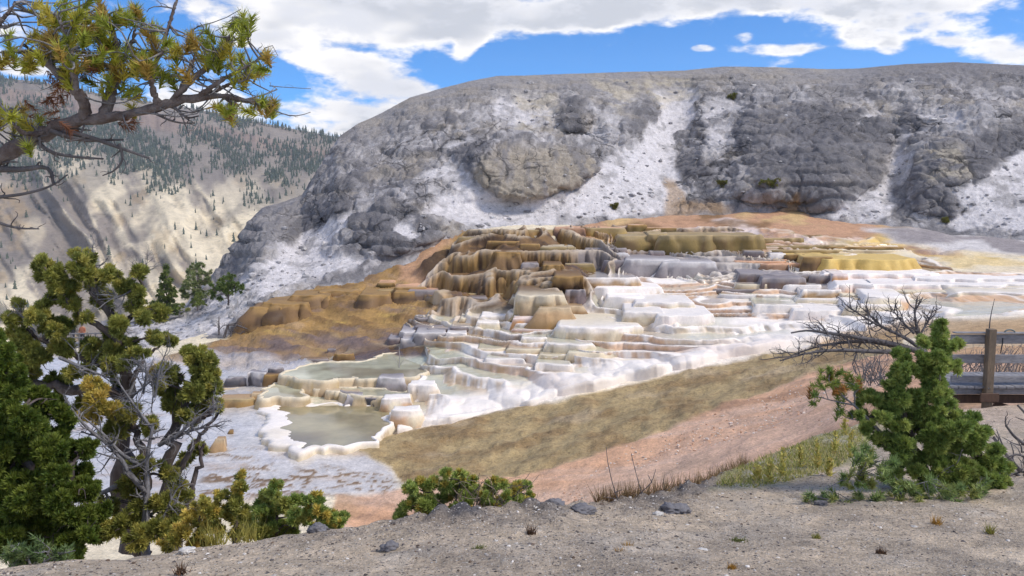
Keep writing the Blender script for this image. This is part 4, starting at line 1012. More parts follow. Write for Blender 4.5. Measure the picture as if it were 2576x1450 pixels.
# ------------------------------------------------------------------ pools with raised rims
def pool_ring(pts, z, width, h, wall, bedcol, wname, lobe=.10, lip=.07, wfun=None):
    pts = [ptz(x, y, z) for x, y in pts]
    P = np.array(pts)[:, :2]
    for _ in range(2):
        Q = np.roll(P, -1, 0); P = np.stack([.75 * P + .25 * Q, .25 * P + .75 * Q], 1).reshape(-1, 2)
    seg = np.hypot(*(np.roll(P, -1, 0) - P).T); s = np.r_[0, np.cumsum(seg)]
    n = int(min(520, max(90, s[-1] / .11)))
    si = np.linspace(0, s[-1], n, endpoint=False); PP = np.vstack([P, P[:1]])
    P = np.c_[np.interp(si, s, PP[:, 0]), np.interp(si, s, PP[:, 1])]
    T = np.roll(P, -1, 0) - np.roll(P, 1, 0); T /= np.linalg.norm(T, axis=1, keepdims=True) + 1e-9
    area = .5 * np.sum(P[:, 0] * np.roll(P[:, 1], -1) - np.roll(P[:, 0], -1) * P[:, 1])
    Nn = np.c_[T[:, 1], -T[:, 0]] * (1 if area > 0 else -1)
    ang = si / s[-1] * 2 * math.pi; R = s[-1] / (2 * math.pi)
    cxn, cyn = np.cos(ang) * R, np.sin(ang) * R
    lob = lobe * (2.2 - 4.5 * np.abs(vnoise(cxn * .7, cyn * .7, z, 5)) + 2.2 * vnoise(cxn * .3, cyn * .3, z, 4) + .9 * (1 - 2 * np.abs(vnoise(cxn * 1.9, cyn * 1.9, z, 6))))
    P = P + Nn * lob[:, None]
    A, B, F_, LIP, amt = WALLS[wall]
    A, B, F_, LIP = K[A], K[B], K[F_], K[LIP]
    wd = width if wfun is None else wfun(P) 
    wd = np.broadcast_to(wd, (n,)) * (1 + .35 * vnoise(cxn * .6, cyn * .6, 3, 7))
    rows, cols, wets = [], [], []
    stk = fbm(cxn * 3, cyn * 3, z, 8, 3)
    for j in range(9):
        v = j / 8
        o = .16 * h * math.sin(math.pi * v) + .02 + .10 * fbm(cxn * 2.2, cyn * 2.2, v * .6, 9, 3, ridged=True) + .35 * (1 - v) ** 2
        rows.append(np.c_[P + Nn * np.asarray(o)[:, None] if np.ndim(o) else P + Nn * o, np.full(n, z - (h + .4) * (1 - v) + 0)])
        c = blend(np.broadcast_to(A, (n, 3)), sstep(-.1, .4, stk) * amt, B); c = blend(c, np.full(n, .8 * sstep(.5, 0, np.array(v))), F_); c = blend(c, np.full(n, .9 * sstep(.7, 1, np.array(v))), LIP)
        cols.append(c); wets.append(np.full(n, .2))
    for f, dz in ((.12, .03), (.35, .035), (.7, .01), (1.0, -lip), (1.25, -lip - .1)):
        r = np.c_[P - Nn * (wd * f)[:, None], np.full(n, z + dz) + .02 * stk]
        rows.append(r); cols.append(blend(np.broadcast_to(LIP, (n, 3)), sstep(.1, .5, fbm(r[:, 0] * .8, r[:, 1] * .8, 2, 10, 3)) * .4, A)); wets.append(np.full(n, .25))
    V = np.array(rows); nr = len(rows)
    for ax, sd2 in ((0, 41), (1, 42), (2, 43)): V[..., ax] += .10 * (.5 if ax == 2 else 1.0) * fbm(V[..., 0] * 1.6, V[..., 1] * 1.6, V[..., 2] * 2 + 3, sd2, 3)
    i = np.arange(nr - 1)[:, None] * n + np.arange(n)[None]; i2 = np.arange(nr - 1)[:, None] * n + (np.arange(n)[None] + 1) % n
    q = np.stack([i, i2, i2 + n, i + n], -1).reshape(-1, 4)
    if area < 0: q = q[:, ::-1]
    me = mesh_np('pool_rim', V, q, col=np.array(cols), extra={'wet': np.array(wets)}, mats=[M_trav])
    link('pool_rim', me, parent=land)
    from mathutils.geometry import tessellate_polygon
    inner = P - Nn * (np.minimum(wd, .25) * .6)[:, None]
    inner = inner[::2]
    tri = tessellate_polygon([[Vector((x, y, 0)) for x, y in inner]])
    tri = [t if np.cross(inner[t[1]] - inner[t[0]], inner[t[2]] - inner[t[0]]) > 0 else t[::-1] for t in tri]
    W = np.c_[inner, np.full(len(inner), z - lip * .35)]
    me = mesh_np('pool_water', W, None, tri, col=np.broadcast_to(bedcol, W.shape), mats=[M_water], smooth=False)
    return link(wname, me, kind='structure', label=None)

def z8(pts): return [(503.1 + .21972 * x, 849 + .21972 * y) for x, y in pts]
def build_pools():
    def wl(P):
        k = 1288 + FT * P[:, 0] / P[:, 1]
        return np.interp(k, [660, 700, 800, 900, 1000], [1.2, 1.0, .45, .25, .2])
    pool_ring(z8([(790, 770), (760, 900), (790, 960), (760, 1030), (830, 1085), (820, 1130), (880, 1205), (1000, 1275), (1100, 1300), (1270, 1292), (1500, 1262), (1750, 1225), (2080, 1170), (2180, 1080), (2150, 930), (2110, 850), (2050, 790), (1800, 772), (1500, 757), (1200, 745), (950, 745)]),
              -10.88, .8, .4, 'beige', srgb(170, 158, 122) * .8, 'pool', lobe=.16, wfun=wl)
    pool_ring(z8([(735, 700), (740, 630), (775, 560), (850, 525), (960, 530), (1100, 565), (1170, 600), (1180, 660), (1150, 692), (1000, 688), (860, 682), (780, 695)]), -10.45, .13, .45, 'creamdark', K['greencream'] * .95, 'pool')
    pool_ring(z8([(985, 430), (1000, 400), (1120, 345), (1350, 305), (1500, 285), (1900, 275), (2150, 180), (2400, 190), (2600, 200), (2660, 300), (2560, 400), (2380, 450), (2030, 465), (1810, 470), (1765, 440), (1735, 462), (1480, 455), (1450, 482), (1190, 490), (1130, 470), (1080, 445)]), -9.95, .14, .45, 'creamdark', K['greencream'] * .9, 'pool', lobe=.14)
    pass
    pool_ring(z8([(1300, 575), (1450, 560), (1700, 578), (2030, 585), (2350, 625), (2380, 665), (2100, 692), (1830, 662), (1600, 625), (1450, 605)]), -10.4, .13, .35, 'creamdark', K['greencream'] * .75, 'pool')
    pool_ring(z8([(100, 620), (240, 600), (500, 575), (600, 610), (655, 650), (560, 712), (380, 738), (150, 725)]), -10.95, .10, .15, 'tan', K['lightgrey'] * .8, 'pool')
    #pool_ring(z8([(1240, 395), (1480, 380), (1720, 400), (1740, 440), (1480, 448), (1230, 425)]), -9.38, .2, .2, 'cream', K['greencream'] * .9, 'pool')
build_ledges()
build_pools()
# ------------------------------------------------------------------ plants: helpers
RS = np.random.RandomState(11)
def leaf_material(name, trans=.25, rough=.55):
    m = bpy.data.materials.new(name); m.use_nodes = True
    g = NT(m.node_tree); b = m.node_tree.nodes['Principled BSDF']
    col = g.n('ShaderNodeAttribute', attribute_name='Col').outputs['Color']
    g.put(b.inputs['Base Color'], col)
    b.inputs['Roughness'].default_value = rough; b.inputs['Specular IOR Level'].default_value = .25
    t = g.n('ShaderNodeBsdfTranslucent'); g.put(t.inputs[0], col)
    mx = g.n('ShaderNodeMixShader'); mx.inputs[0].default_value = trans
    out = [n for n in m.node_tree.nodes if n.type == 'OUTPUT_MATERIAL'][0]
    g.put(mx.inputs[1], b.outputs[0]); g.put(mx.inputs[2], t.outputs[0]); g.put(out.inputs[0], mx.outputs[0])
    return m
def bark_material(name, scale, a, b_, bump=.8, dist=.01, stretch=(1, 1, .25)):
    m = bpy.data.materials.new(name); m.use_nodes = True
    g = NT(m.node_tree); b = m.node_tree.nodes['Principled BSDF']
    pos = g.vm('MULTIPLY', g.n('ShaderNodeNewGeometry').outputs['Position'], stretch)
    n = g.noise(pos, scale, 5, .65); n2 = g.noise(pos, scale * 4, 4, .6)
    col = g.mix(g.ramp(n, .35, .65), a + (1,), b_ + (1,))
    col = g.mix(g.ramp(n2, .4, .7, 0, .5), col, tuple(x * .45 for x in a) + (1,))
    g.put(b.inputs['Base Color'], col); b.inputs['Roughness'].default_value = .9
    bp = g.n('ShaderNodeBump'); g.put(bp.inputs['Height'], g.m('ADD', n, n2)); bp.inputs['Strength'].default_value = bump; bp.inputs['Distance'].default_value = dist
    g.put(b.inputs['Normal'], bp.outputs[0])
    return m
M_leaf = leaf_material('juniper_foliage', .32, .6); M_needle = leaf_material('pine_needles', .25, .5); M_grass = leaf_material('dry_grass', .3, .7)
M_bark = bark_material('dark_juniper_bark', 18, (.085, .062, .055), (.16, .13, .12))
M_grey = bark_material('weathered_grey_wood', 20, (.26, .25, .26), (.15, .14, .145))
M_pinebark = bark_material('pine_bark', 22, (.12, .085, .075), (.27, .23, .22), stretch=(1, 1, 1))
M_dead = bark_material('dead_twig_wood', 15, (.10, .088, .09), (.19, .17, .17))
M_pale = bark_material('pale_dead_wood', 15, (.5, .47, .44), (.3, .28, .27))

class TB:
    """collects tapered tubes"""
    def __init__(s): s.V = []; s.Q = []; s.n = 0
    def tube(s, path, r0, r1, sides=6, cap=True):
        p = np.asarray(path, float); n = len(p)
        t = np.gradient(p, axis=0); t /= np.linalg.norm(t, axis=1, keepdims=True) + 1e-9
        ref = np.array([.31, .85, .42]); a = np.cross(t, ref); a /= np.linalg.norm(a, axis=1, keepdims=True) + 1e-9; b = np.cross(t, a)
        r = np.linspace(r0, r1, n) if np.isscalar(r0) else np.asarray(r0)
        th = np.linspace(0, 2 * math.pi, sides, endpoint=False)
        ring = p[:, None] + (a[:, None] * np.cos(th)[None, :, None] + b[:, None] * np.sin(th)[None, :, None]) * r[:, None, None]
        s.V.append(ring.reshape(-1, 3))
        i = np.arange(n - 1)[:, None] * sides + np.arange(sides)[None]; i2 = np.arange(n - 1)[:, None] * sides + (np.arange(sides)[None] + 1) % sides
        s.Q.append(np.stack([i, i2, i2 + sides, i + sides], -1).reshape(-1, 4) + s.n)
        s.n += n * sides
    def box(s, c, half, rot=None):
        v = np.array([[x, y, z] for x in (-1, 1) for y in (-1, 1) for z in (-1, 1)], float) * half
        if rot is not None: v = v @ np.array(rot).T
        s.V.append(v + c); s.Q.append(np.array([[0, 1, 3, 2], [4, 6, 7, 5], [0, 4, 5, 1], [2, 3, 7, 6], [0, 2, 6, 4], [1, 5, 7, 3]]) + s.n); s.n += 8
    def mesh(s, name, mat, smooth=True):
        return mesh_np(name, np.concatenate(s.V), np.concatenate(s.Q), mats=[mat], smooth=smooth)

def bend(p0, p1, n=7, wob=.12, sag=0.0, rs=RS):
    p0 = np.asarray(p0, float); p1 = np.asarray(p1, float)
    t = np.linspace(0, 1, n)[:, None]; ln = np.linalg.norm(p1 - p0)
    o = rs.normal(0, wob * ln, 3); o2 = rs.normal(0, wob * ln * .5, 3)
    p = p0 + (p1 - p0) * t + o * np.sin(math.pi * t) + o2 * np.sin(2 * math.pi * t)
    p[:, 2] += sag * ln * np.sin(math.pi * t[:, 0])
    return p

def poly3(pts, n=24):
    """smooth path through points (px, py, D)"""
    P = np.array([pt(*q) for q in pts])
    for _ in range(2):
        Q = [P[0]]
        for a, b in zip(P[:-1], P[1:]): Q += [.75 * a + .25 * b, .25 * a + .75 * b]
        P = np.array(Q + [P[-1]])
    s = np.r_[0, np.cumsum(np.linalg.norm(np.diff(P, axis=0), axis=1))]
    si = np.linspace(0, s[-1], n)
    return np.stack([np.interp(si, s, P[:, k]) for k in range(3)], 1)

def twiggy(tb, path, r0, r1, depth, n, ln, rs=RS, spread=.9, up=.15, sides=4):
    """side twigs along a path, forking further"""
    path = np.asarray(path)
    tb.tube(path, r0, r1, max(sides, 5 if depth else 4))
    if depth <= 0: return
    for k in range(n):
        f = rs.uniform(.15, 1.0); i = min(int(f * (len(path) - 1)), len(path) - 2)
        p = path[i] + (path[i + 1] - path[i]) * rs.rand()
        d = path[i + 1] - path[i]; d /= np.linalg.norm(d) + 1e-9
        v = d * rs.uniform(.3, .9) + rs.normal(0, spread * .6, 3); v[2] += up; v /= np.linalg.norm(v) + 1e-9
        l = ln * rs.uniform(.45, 1.1) * (1.15 - .5 * f)
        r = (r0 + (r1 - r0) * f) * .6
        twiggy(tb, bend(p, p + v * l, 6, .12, 0, rs), r, r * .35, depth - 1, max(2, int(n * .55)), ln * .5, rs, spread, up, sides)

def blades(base, direc, length, width, col, rs=RS):
    """narrow pointed leaves: base points, directions, lengths, half widths, colours -> (V, T, C)"""
    n = len(base)
    r = rs.normal(size=(n, 3)); side = np.cross(direc, r); side /= np.linalg.norm(side, axis=1, keepdims=True) + 1e-9
    w = (side * np.asarray(width).reshape(-1, 1)) * 1.6; L_ = direc * np.asarray(length).reshape(-1, 1)
    V = np.stack([base - w, base + w, base + L_], 1)
    return V.reshape(-1, 3), np.arange(n * 3).reshape(n, 3), np.repeat(col, 3, 0)

def unit(v): return v / (np.linalg.norm(v, axis=-1, keepdims=True) + 1e-9)

def clump_blades(clumps, dens, blen, bw, pal, rs=RS, up=.35, sub=.28, D0=None, depth=.8):
    """leaf clumps (px, py, radius px, D, [palette]) filled with sprays of scale leaves"""
    Vs, Qs, Cs, n0 = [], [], [], 0
    parts = []
    for c in clumps:                                   # break every mass into a few uneven sprays
        if c[2] < 13: parts.append(c); continue
        for k in range(3):
            a = rs.rand() * 6.28; q = c[2] * rs.uniform(.15, .65)
            parts.append((c[0] + math.cos(a) * q, c[1] + math.sin(a) * q * .8, c[2] * rs.uniform(.48, .78)) + tuple(c[3:]))
    for c in parts:
        px, py, r = c[:3]; D = c[3] if len(c) > 3 and c[3] else D0 + rs.normal(0, .02) * D0
        p_ = c[4] if len(c) > 4 else pal
        cen = pt(px, py, D); R = r * D / FT
        ns = max(6, int(19 * (r / 40.0) ** 1.2))
        d = unit(rs.normal(size=(ns, 3)))
        sc = cen + d * (R * (.15 + .85 * rs.rand(ns, 1) ** .55)) * np.array([1, depth, .85])
        sr = R * sub * rs.uniform(.65, 1.25, ns)
        nb = np.maximum(12, (dens * (r / 40.0) ** .5 * 9 * rs.uniform(.7, 1.3, ns)).astype(int))
        idx = np.repeat(np.arange(ns), nb); N = len(idx)
        dd = unit(rs.normal(size=(N, 3)) + np.array([0, 0, up]))
        base = sc[idx] + dd * (sr[idx] * rs.uniform(.25, 1.0, N))[:, None]
        out = unit(dd * .8 + unit(sc[idx] - cen) * .35 + np.array([0, 0, up]) + rs.normal(0, .35, (N, 3)))
        pc = np.array([p_[i] for i in rs.randint(0, len(p_), ns)])
        cc = pc[idx] * rs.uniform(.72, 1.28, (N, 1)) * np.array([1, 1, 1]) + rs.normal(0, .006, (N, 3))
        V, Q, Cc = blades(base, out, blen * rs.uniform(.6, 1.3, N), bw * rs.uniform(.7, 1.3, N), np.clip(cc, .004, 1), rs)
        Vs.append(V); Qs.append(Q + n0); Cs.append(Cc); n0 += len(V)
    return np.concatenate(Vs), np.concatenate(Qs), np.concatenate(Cs)

G_JUN = [srgb(164, 164, 85), srgb(148, 150, 77), srgb(183, 175, 92), srgb(133, 137, 71)]
G_YEL = [srgb(212, 191, 98), srgb(198, 180, 90), srgb(222, 196, 108), srgb(176, 166, 85)]
G_DRK = [srgb(133, 141, 68), srgb(123, 132, 63), srgb(150, 153, 73), srgb(112, 121, 58)]
G_BRT = [srgb(164, 178, 95), srgb(148, 166, 88), srgb(181, 189, 105), srgb(133, 153, 81)]
G_RGT = [srgb(155, 171, 92), srgb(138, 157, 83), srgb(174, 184, 102), srgb(123, 143, 75)]

def plant(name, label, cat, clumps, pal, D0, dens, blen, bw, limbs, group=None, bark=None, up=.35, twigs=True, rs=RS, thick=.02, base=None):
    """woody plant: stems to every clump and a crown of leaf clumps"""
    bark = bark or M_bark
    b0 = pt(*(base or limbs[0][0][0]))
    root = empty(name, label, cat, group, loc=tuple(b0))
    off = np.asarray(b0)
    tb = TB(); pts = []
    for (pth, r0, r1) in [(poly3(l[0]), l[1], l[2]) if isinstance(l[0], list) else l for l in limbs]:
        q = pth + rs.normal(0, r0 * .25, pth.shape); tb.tube(q - off, r0, r1, 8); pts.append(pth)
    P = np.concatenate(pts)
    if twigs:
        tw = TB()
        for c in clumps:
            D = c[3] if len(c) > 3 and c[3] else D0
            cen = pt(c[0], c[1], D); R = c[2] * D / FT
            dist = np.linalg.norm(P - cen, axis=1) + .6 * np.maximum(0, P[:, 2] - cen[2])
            s = P[np.argmin(dist)]
            if np.linalg.norm(s - cen) > R * .3: tw.tube(bend(s, cen, 8, .08, .04, rs) - off, thick * .9, thick * .35, 5)
            for k in range(4):
                e = cen + unit(rs.normal(size=3)) * R * .9
                tw.tube(bend(cen, e, 5, .1, 0, rs) - off, thick * .35, thick * .1, 4)
        link('branch', tw.mesh('branch', bark), parent=root, kind='stuff')
    link('trunk', tb.mesh('trunk', bark), parent=root)
    V, Q, Cc = clump_blades(clumps, dens, blen, bw, pal, rs, up, D0=D0)
    link('foliage', mesh_np('foliage', V - off, None, Q, col=Cc, mats=[M_leaf], smooth=False), parent=root, kind='stuff')
    return root, off

# ------------------------------------------------------------------ junipers on the left
def left_juniper():
    D = 8.2
    Y, J, K2 = G_YEL, G_JUN, G_DRK
    cl = [(130, 690, 36), (205, 680, 42), (165, 722, 40), (280, 690, 32), (312, 716, 34), (250, 742, 42), (82, 790, 42), (125, 825, 34), (58, 850, 36), (332, 768, 28), (365, 800, 32), (305, 820, 40),
          (400, 792, 26), (215, 800, 26), (160, 868, 44), (98, 905, 44), (250, 885, 48), (332, 880, 40), (292, 922, 36), (200, 932, 34), (60, 935, 44), (110, 660, 22), (225, 650, 20), (190, 640, 14), (350, 690, 22), (345, 735, 22), (30, 800, 24), (40, 770, 18),
          (385, 850, 22), (180, 770, 26), (120, 760, 26),
          (232, 965, 30, 7.7, Y), (250, 1005, 38, 7.6, Y), (228, 1040, 28, 7.6, Y), (330, 1045, 42, 7.7), (378, 1062, 30, 7.7), (300, 1088, 34, 7.7), (290, 1040, 30, 7.6, Y),
          (440, 945, 44), (490, 912, 40), (520, 950, 42), (500, 1005, 48), (445, 1005, 42), (532, 1020, 28), (480, 1052, 30), (410, 968, 28), (395, 935, 24, 8.3, Y), (540, 985, 24), (520, 900, 26), (470, 885, 20),
          (350, 1178, 32, 7.6), (420, 1192, 36, 7.7), (330, 1232, 44, 7.6), (280, 1262, 44, 7.6), (352, 1292, 46, 7.5), (402, 1262, 36, 7.5), (452, 1232, 30, 7.7), (300, 1332, 46, 7.4), (240, 1342, 46, 7.4), (402, 1332, 40, 7.4), (352, 1352, 36, 7.3), (500, 1120, 26), (470, 1160, 26), (455, 1290, 30, 7.5),
          (420, 850, 24, 8.6), (432, 862, 16, 8.6), (150, 960, 36, 8.4, K2), (90, 985, 36, 8.4, K2), (210, 1010, 30, 8.5, K2), (140, 1020, 34, 8.5, K2), (30, 960, 40, 8.4, K2), (300, 975, 26, 8.5, K2), (170, 820, 30, 8.5, K2), (270, 850, 30, 8.5, K2)]
    limbs = [([(362, 1400, 7.6), (360, 1300, 7.6), (366, 1200, 7.65), (352, 1110, 7.7), (330, 1060, 7.7)], .075, .03),
             ([(430, 1390, 8.0), (425, 1250, 8.0), (430, 1120, 8.1), (455, 1030, 8.2), (490, 950, 8.2), (510, 910, 8.2)], .10, .025),
             ([(340, 1390, 8.3), (300, 1200, 8.4), (300, 1080, 8.4), (330, 980, 8.4), (320, 900, 8.3), (290, 820, 8.3), (245, 740, 8.3), (235, 660, 8.3)], .12, .022),
             ([(320, 990, 8.4), (240, 985, 8.3), (140, 975, 8.3), (40, 960, 8.3), (-20, 950, 8.3)], .07, .03),
             ([(305, 860, 8.3), (220, 800, 8.2), (150, 740, 8.2), (120, 690, 8.2)], .04, .012), ([(300, 930, 8.3), (200, 900, 8.2), (110, 860, 8.2), (60, 820, 8.2)], .045, .012),
             ([(300, 840, 8.3), (340, 780, 8.3), (360, 720, 8.3)], .035, .01), ([(330, 960, 8.3), (370, 890, 8.5), (420, 860, 8.6)], .03, .01),
             ([(455, 1060, 8.1), (500, 1060, 8.0), (540, 1030, 8.0)], .04, .015), ([(425, 1230, 8.0), (480, 1130, 7.9), (530, 1060, 7.9), (552, 1042, 7.9)], .04, .012),
             ([(430, 1390, 8.0), (470, 1280, 8.0), (500, 1180, 8.0), (515, 1120, 8.0)], .05, .015)]
    root, off = plant('juniper_tree', 'large gnarled juniper with grey dead limbs at the left of the pools', 'tree', cl, G_JUN, D, 23, .046, .0056, limbs, thick=.022)
    g = TB(); rs = np.random.RandomState(3)
    for pth, r in (([(367, 1400, 7.45), (362, 1330, 7.45), (372, 1240, 7.5), (366, 1180, 7.5), (376, 1110, 7.5), (385, 1070, 7.5)], .045), ([(372, 1240, 7.5), (330, 1200, 7.45), (290, 1130, 7.4), (220, 1080, 7.4), (180, 1030, 7.4), (165, 1000, 7.4)], .03),
                   ([(300, 1220, 7.6), (240, 1250, 7.5), (190, 1210, 7.5)], .03), ([(350, 1170, 7.5), (300, 1140, 7.4), (260, 1090, 7.4), (210, 1050, 7.4)], .022), ([(390, 1090, 7.6), (330, 1010, 7.5), (290, 950, 7.5)], .018),
                   ([(330, 900, 7.9), (390, 960, 7.8), (380, 1040, 7.8)], .016), ([(400, 1120, 7.7), (480, 1080, 7.6), (556, 1070, 7.6)], .025), ([(340, 960, 8), (320, 1000, 7.9), (310, 1060, 7.9)], .016),
                   ([(340, 725, 8.2), (300, 750, 8.1), (240, 755, 8.1)], .014), ([(245, 740, 8.3), (235, 660, 8.3), (232, 615, 8.3)], .014), ([(360, 700, 8.3), (372, 650, 8.3)], .01), ([(100, 850, 8.1), (60, 800, 8.1), (30, 770, 8.1)], .012),
                   ([(390, 1000, 7.6), (400, 930, 7.6), (420, 880, 7.6)], .014), ([(440, 1100, 7.6), (500, 1050, 7.6), (550, 1010, 7.6)], .016), ([(150, 900, 8.0), (230, 935, 7.9), (300, 960, 7.9)], .02),
                   ([(330, 1000, 7.8), (380, 960, 7.7), (410, 925, 7.7)], .014), ([(360, 990, 7.8), (370, 930, 7.7), (360, 890, 7.7)], .014), ([(400, 1340, 7.4), (430, 1250, 7.5), (470, 1200, 7.5)], .016), ([(260, 1290, 7.4), (220, 1320, 7.3), (215, 1280, 7.3)], .018)):
        twiggy(g, poly3(pth, 18) - off, r, r * .3, 2, 11, .30, rs, .9, .1)
    link('dead_limb', g.mesh('dead_limb', M_grey), parent=root, kind='stuff')

def edge_juniper():
    cl = [(4, 845, 18), (8, 870, 24), (30, 900, 24), (12, 915, 34), (45, 950, 30), (22, 965, 46), (30, 1025, 54), (62, 1085, 60), (40, 1155, 72), (112, 1135, 54), (152, 1185, 58), (80, 1225, 72), (30, 1285, 72), (142, 1262, 64), (182, 1305, 54), (60, 1345, 64), (130, 1352, 54), (200, 1232, 44), (208, 1125, 42, 6.9), (150, 1055, 40, 6.9), (120, 1005, 30, 6.9), (-30, 1000, 60), (-30, 1100, 70), (-30, 1200, 80), (-40, 1320, 80), (225, 1330, 36), (190, 1360, 40), (80, 1000, 38, 6.9), (100, 1050, 42, 6.9), (130, 1100, 44, 6.9), (45, 1062, 46, 6.8), (165, 1135, 42, 7.0), (180, 1185, 42, 7.0), (205, 1185, 36, 7.0), (150, 1230, 46, 6.9), (235, 1285, 40, 7.0), (100, 1290, 54, 6.8), (20, 1365, 50), (110, 1395, 44), (180, 1388, 38), (225, 1235, 34, 7.1), (90, 1170, 56, 6.9)]
    limbs = [([(60, 1440, 6.8), (70, 1300, 6.8), (60, 1150, 6.7), (35, 1000, 6.6), (12, 880, 6.6)], .09, .012), ([(70, 1440, 6.8), (130, 1330, 6.8), (170, 1230, 6.8), (190, 1140, 6.8)], .06, .012)]
    plant('juniper_tree', 'dense dark green juniper cut off by the left edge of the picture', 'tree', cl, [srgb(112, 128, 54) * .85, srgb(98, 116, 48) * .85, srgb(124, 136, 58) * .85], 6.6, 21, .040, .0060, limbs, thick=.02)

def small_bushes():
    D = 5.6
    plant('juniper_sapling', 'slim pointed juniper sapling between the big juniper and the round bush', 'bush', [(602, 1196, 12), (600, 1215, 20), (598, 1245, 28), (585, 1285, 38), (612, 1312, 38), (580, 1345, 34), (556, 1250, 18)], G_JUN + G_YEL[:1], 5.8, 16, .032, .0042,
          [([(590, 1400, 5.8), (594, 1300, 5.8), (602, 1195, 5.8)], .02, .004)], thick=.008)
    plant('juniper_bush', 'yellow green juniper bush at the foot of the big juniper', 'bush', [(500, 1288, 40), (468, 1325, 36), (530, 1332, 36), (500, 1360, 34), (440, 1360, 28), (545, 1300, 24), (520, 1265, 20), (425, 1375, 22)], G_YEL + G_JUN[:1], 5.7, 15, .032, .0042,
          [([(495, 1410, 5.7), (500, 1340, 5.7), (505, 1275, 5.7)], .02, .005)], thick=.008)
    plant('juniper_bush', 'round dark green juniper bush on the knoll edge left of the pink flat', 'bush', [(690, 1248, 34), (722, 1275, 42), (672, 1298, 44), (732, 1325, 42), (692, 1335, 44), (650, 1340, 32), (700, 1232, 18), (650, 1275, 24), (755, 1300, 28)], G_BRT + G_JUN[:2], 5.3, 19, .028, .0040,
          [([(695, 1390, 5.3), (696, 1320, 5.3), (695, 1250, 5.3)], .02, .005)], thick=.008)
    plant('juniper_bush', 'loose bright green juniper bush beside the round one, thin on its right side', 'bush', [(786, 1252, 26), (812, 1288, 32), (772, 1300, 30), (842, 1296, 20), (864, 1300, 14), (800, 1330, 26), (826, 1322, 20), (770, 1260, 16), (852, 1318, 14)], G_BRT + G_YEL[:1], 5.2, 14, .028, .0040,
          [([(800, 1375, 5.2), (800, 1310, 5.2), (788, 1255, 5.2)], .016, .004), ([(800, 1360, 5.2), (835, 1320, 5.2), (865, 1300, 5.2)], .01, .003)], thick=.007)
    root, off = plant('evergreen_shrub', 'spreading green shrub with bare brown twigs on the rim of the knoll', 'bush', [(1030, 1238, 24), (1080, 1222, 32), (1128, 1206, 32), (1162, 1200, 22), (1050, 1272, 34), (1100, 1262, 36), (1150, 1240, 34), (1020, 1280, 22), (1232, 1226, 26), (1288, 1240, 28), (1322, 1226, 14), (1304, 1262, 24), (1330, 1250, 12), (1262, 1218, 18), (1185, 1215, 16), (1250, 1280, 20), (1004, 1300, 16), (1290, 1278, 18), (1190, 1240, 26), (1215, 1255, 24), (1180, 1270, 26), (1140, 1285, 24), (1060, 1300, 22), (1270, 1255, 22)],
                      G_BRT[:3] + G_YEL[1:2] + G_BRT[:1], 5.4, 17, .030, .0040, [([(1120, 1320, 5.4), (1100, 1270, 5.4), (1080, 1225, 5.4)], .02, .005), ([(1130, 1320, 5.4), (1220, 1270, 5.4), (1300, 1240, 5.4)], .016, .004), ([(1125, 1320, 5.4), (1150, 1250, 5.4), (1160, 1200, 5.4)], .014, .004)], thick=.007)
    tb = TB(); rs = np.random.RandomState(8)
    for k in range(46):
        x = rs.uniform(1150, 1290); e = pt(x + rs.normal(0, 55), rs.uniform(1190, 1265), 5.3 + rs.normal(0, .12))
        tb.tube(bend(pt(x, 1300, 5.3 + rs.normal(0, .08)), e, 8, .12, .05, rs) - off, .0042, .0015, 4)
    link('bare_twig', tb.mesh('bare_twig', bark_material('tan_twigs', 20, (.30, .23, .17), (.19, .15, .12))), parent=root, kind='stuff')

def bottlebrush(tips, D, nlen, per, pal, rs, width=.0016, spread=.75, shaft=.05):
    """pine shoots: needles around the last stretch of each twig. tips: (point, direction)"""
    Vs, Qs, Cs, n0 = [], [], [], 0
    for p, d in tips:
        d = d / (np.linalg.norm(d) + 1e-9)
        N = int(per * rs.uniform(.7, 1.2))
        f = rs.uniform(-1, .15, N)
        base = p + d * (f * shaft)[:, None]
        out = unit(d * rs.uniform(.35, 1.1, (N, 1)) + unit(np.cross(d, rs.normal(size=(N, 3)))) * spread)
        c = np.array(pal[rs.randint(len(pal))]) * rs.uniform(.7, 1.25, (N, 1))
        V, Q, Cc = blades(base, out, nlen * rs.uniform(.7, 1.15, N), np.full(N, width), c, rs)
        Vs.append(V); Qs.append(Q + n0); Cs.append(Cc); n0 += len(V)
    return np.concatenate(Vs), np.concatenate(Qs), np.concatenate(Cs)

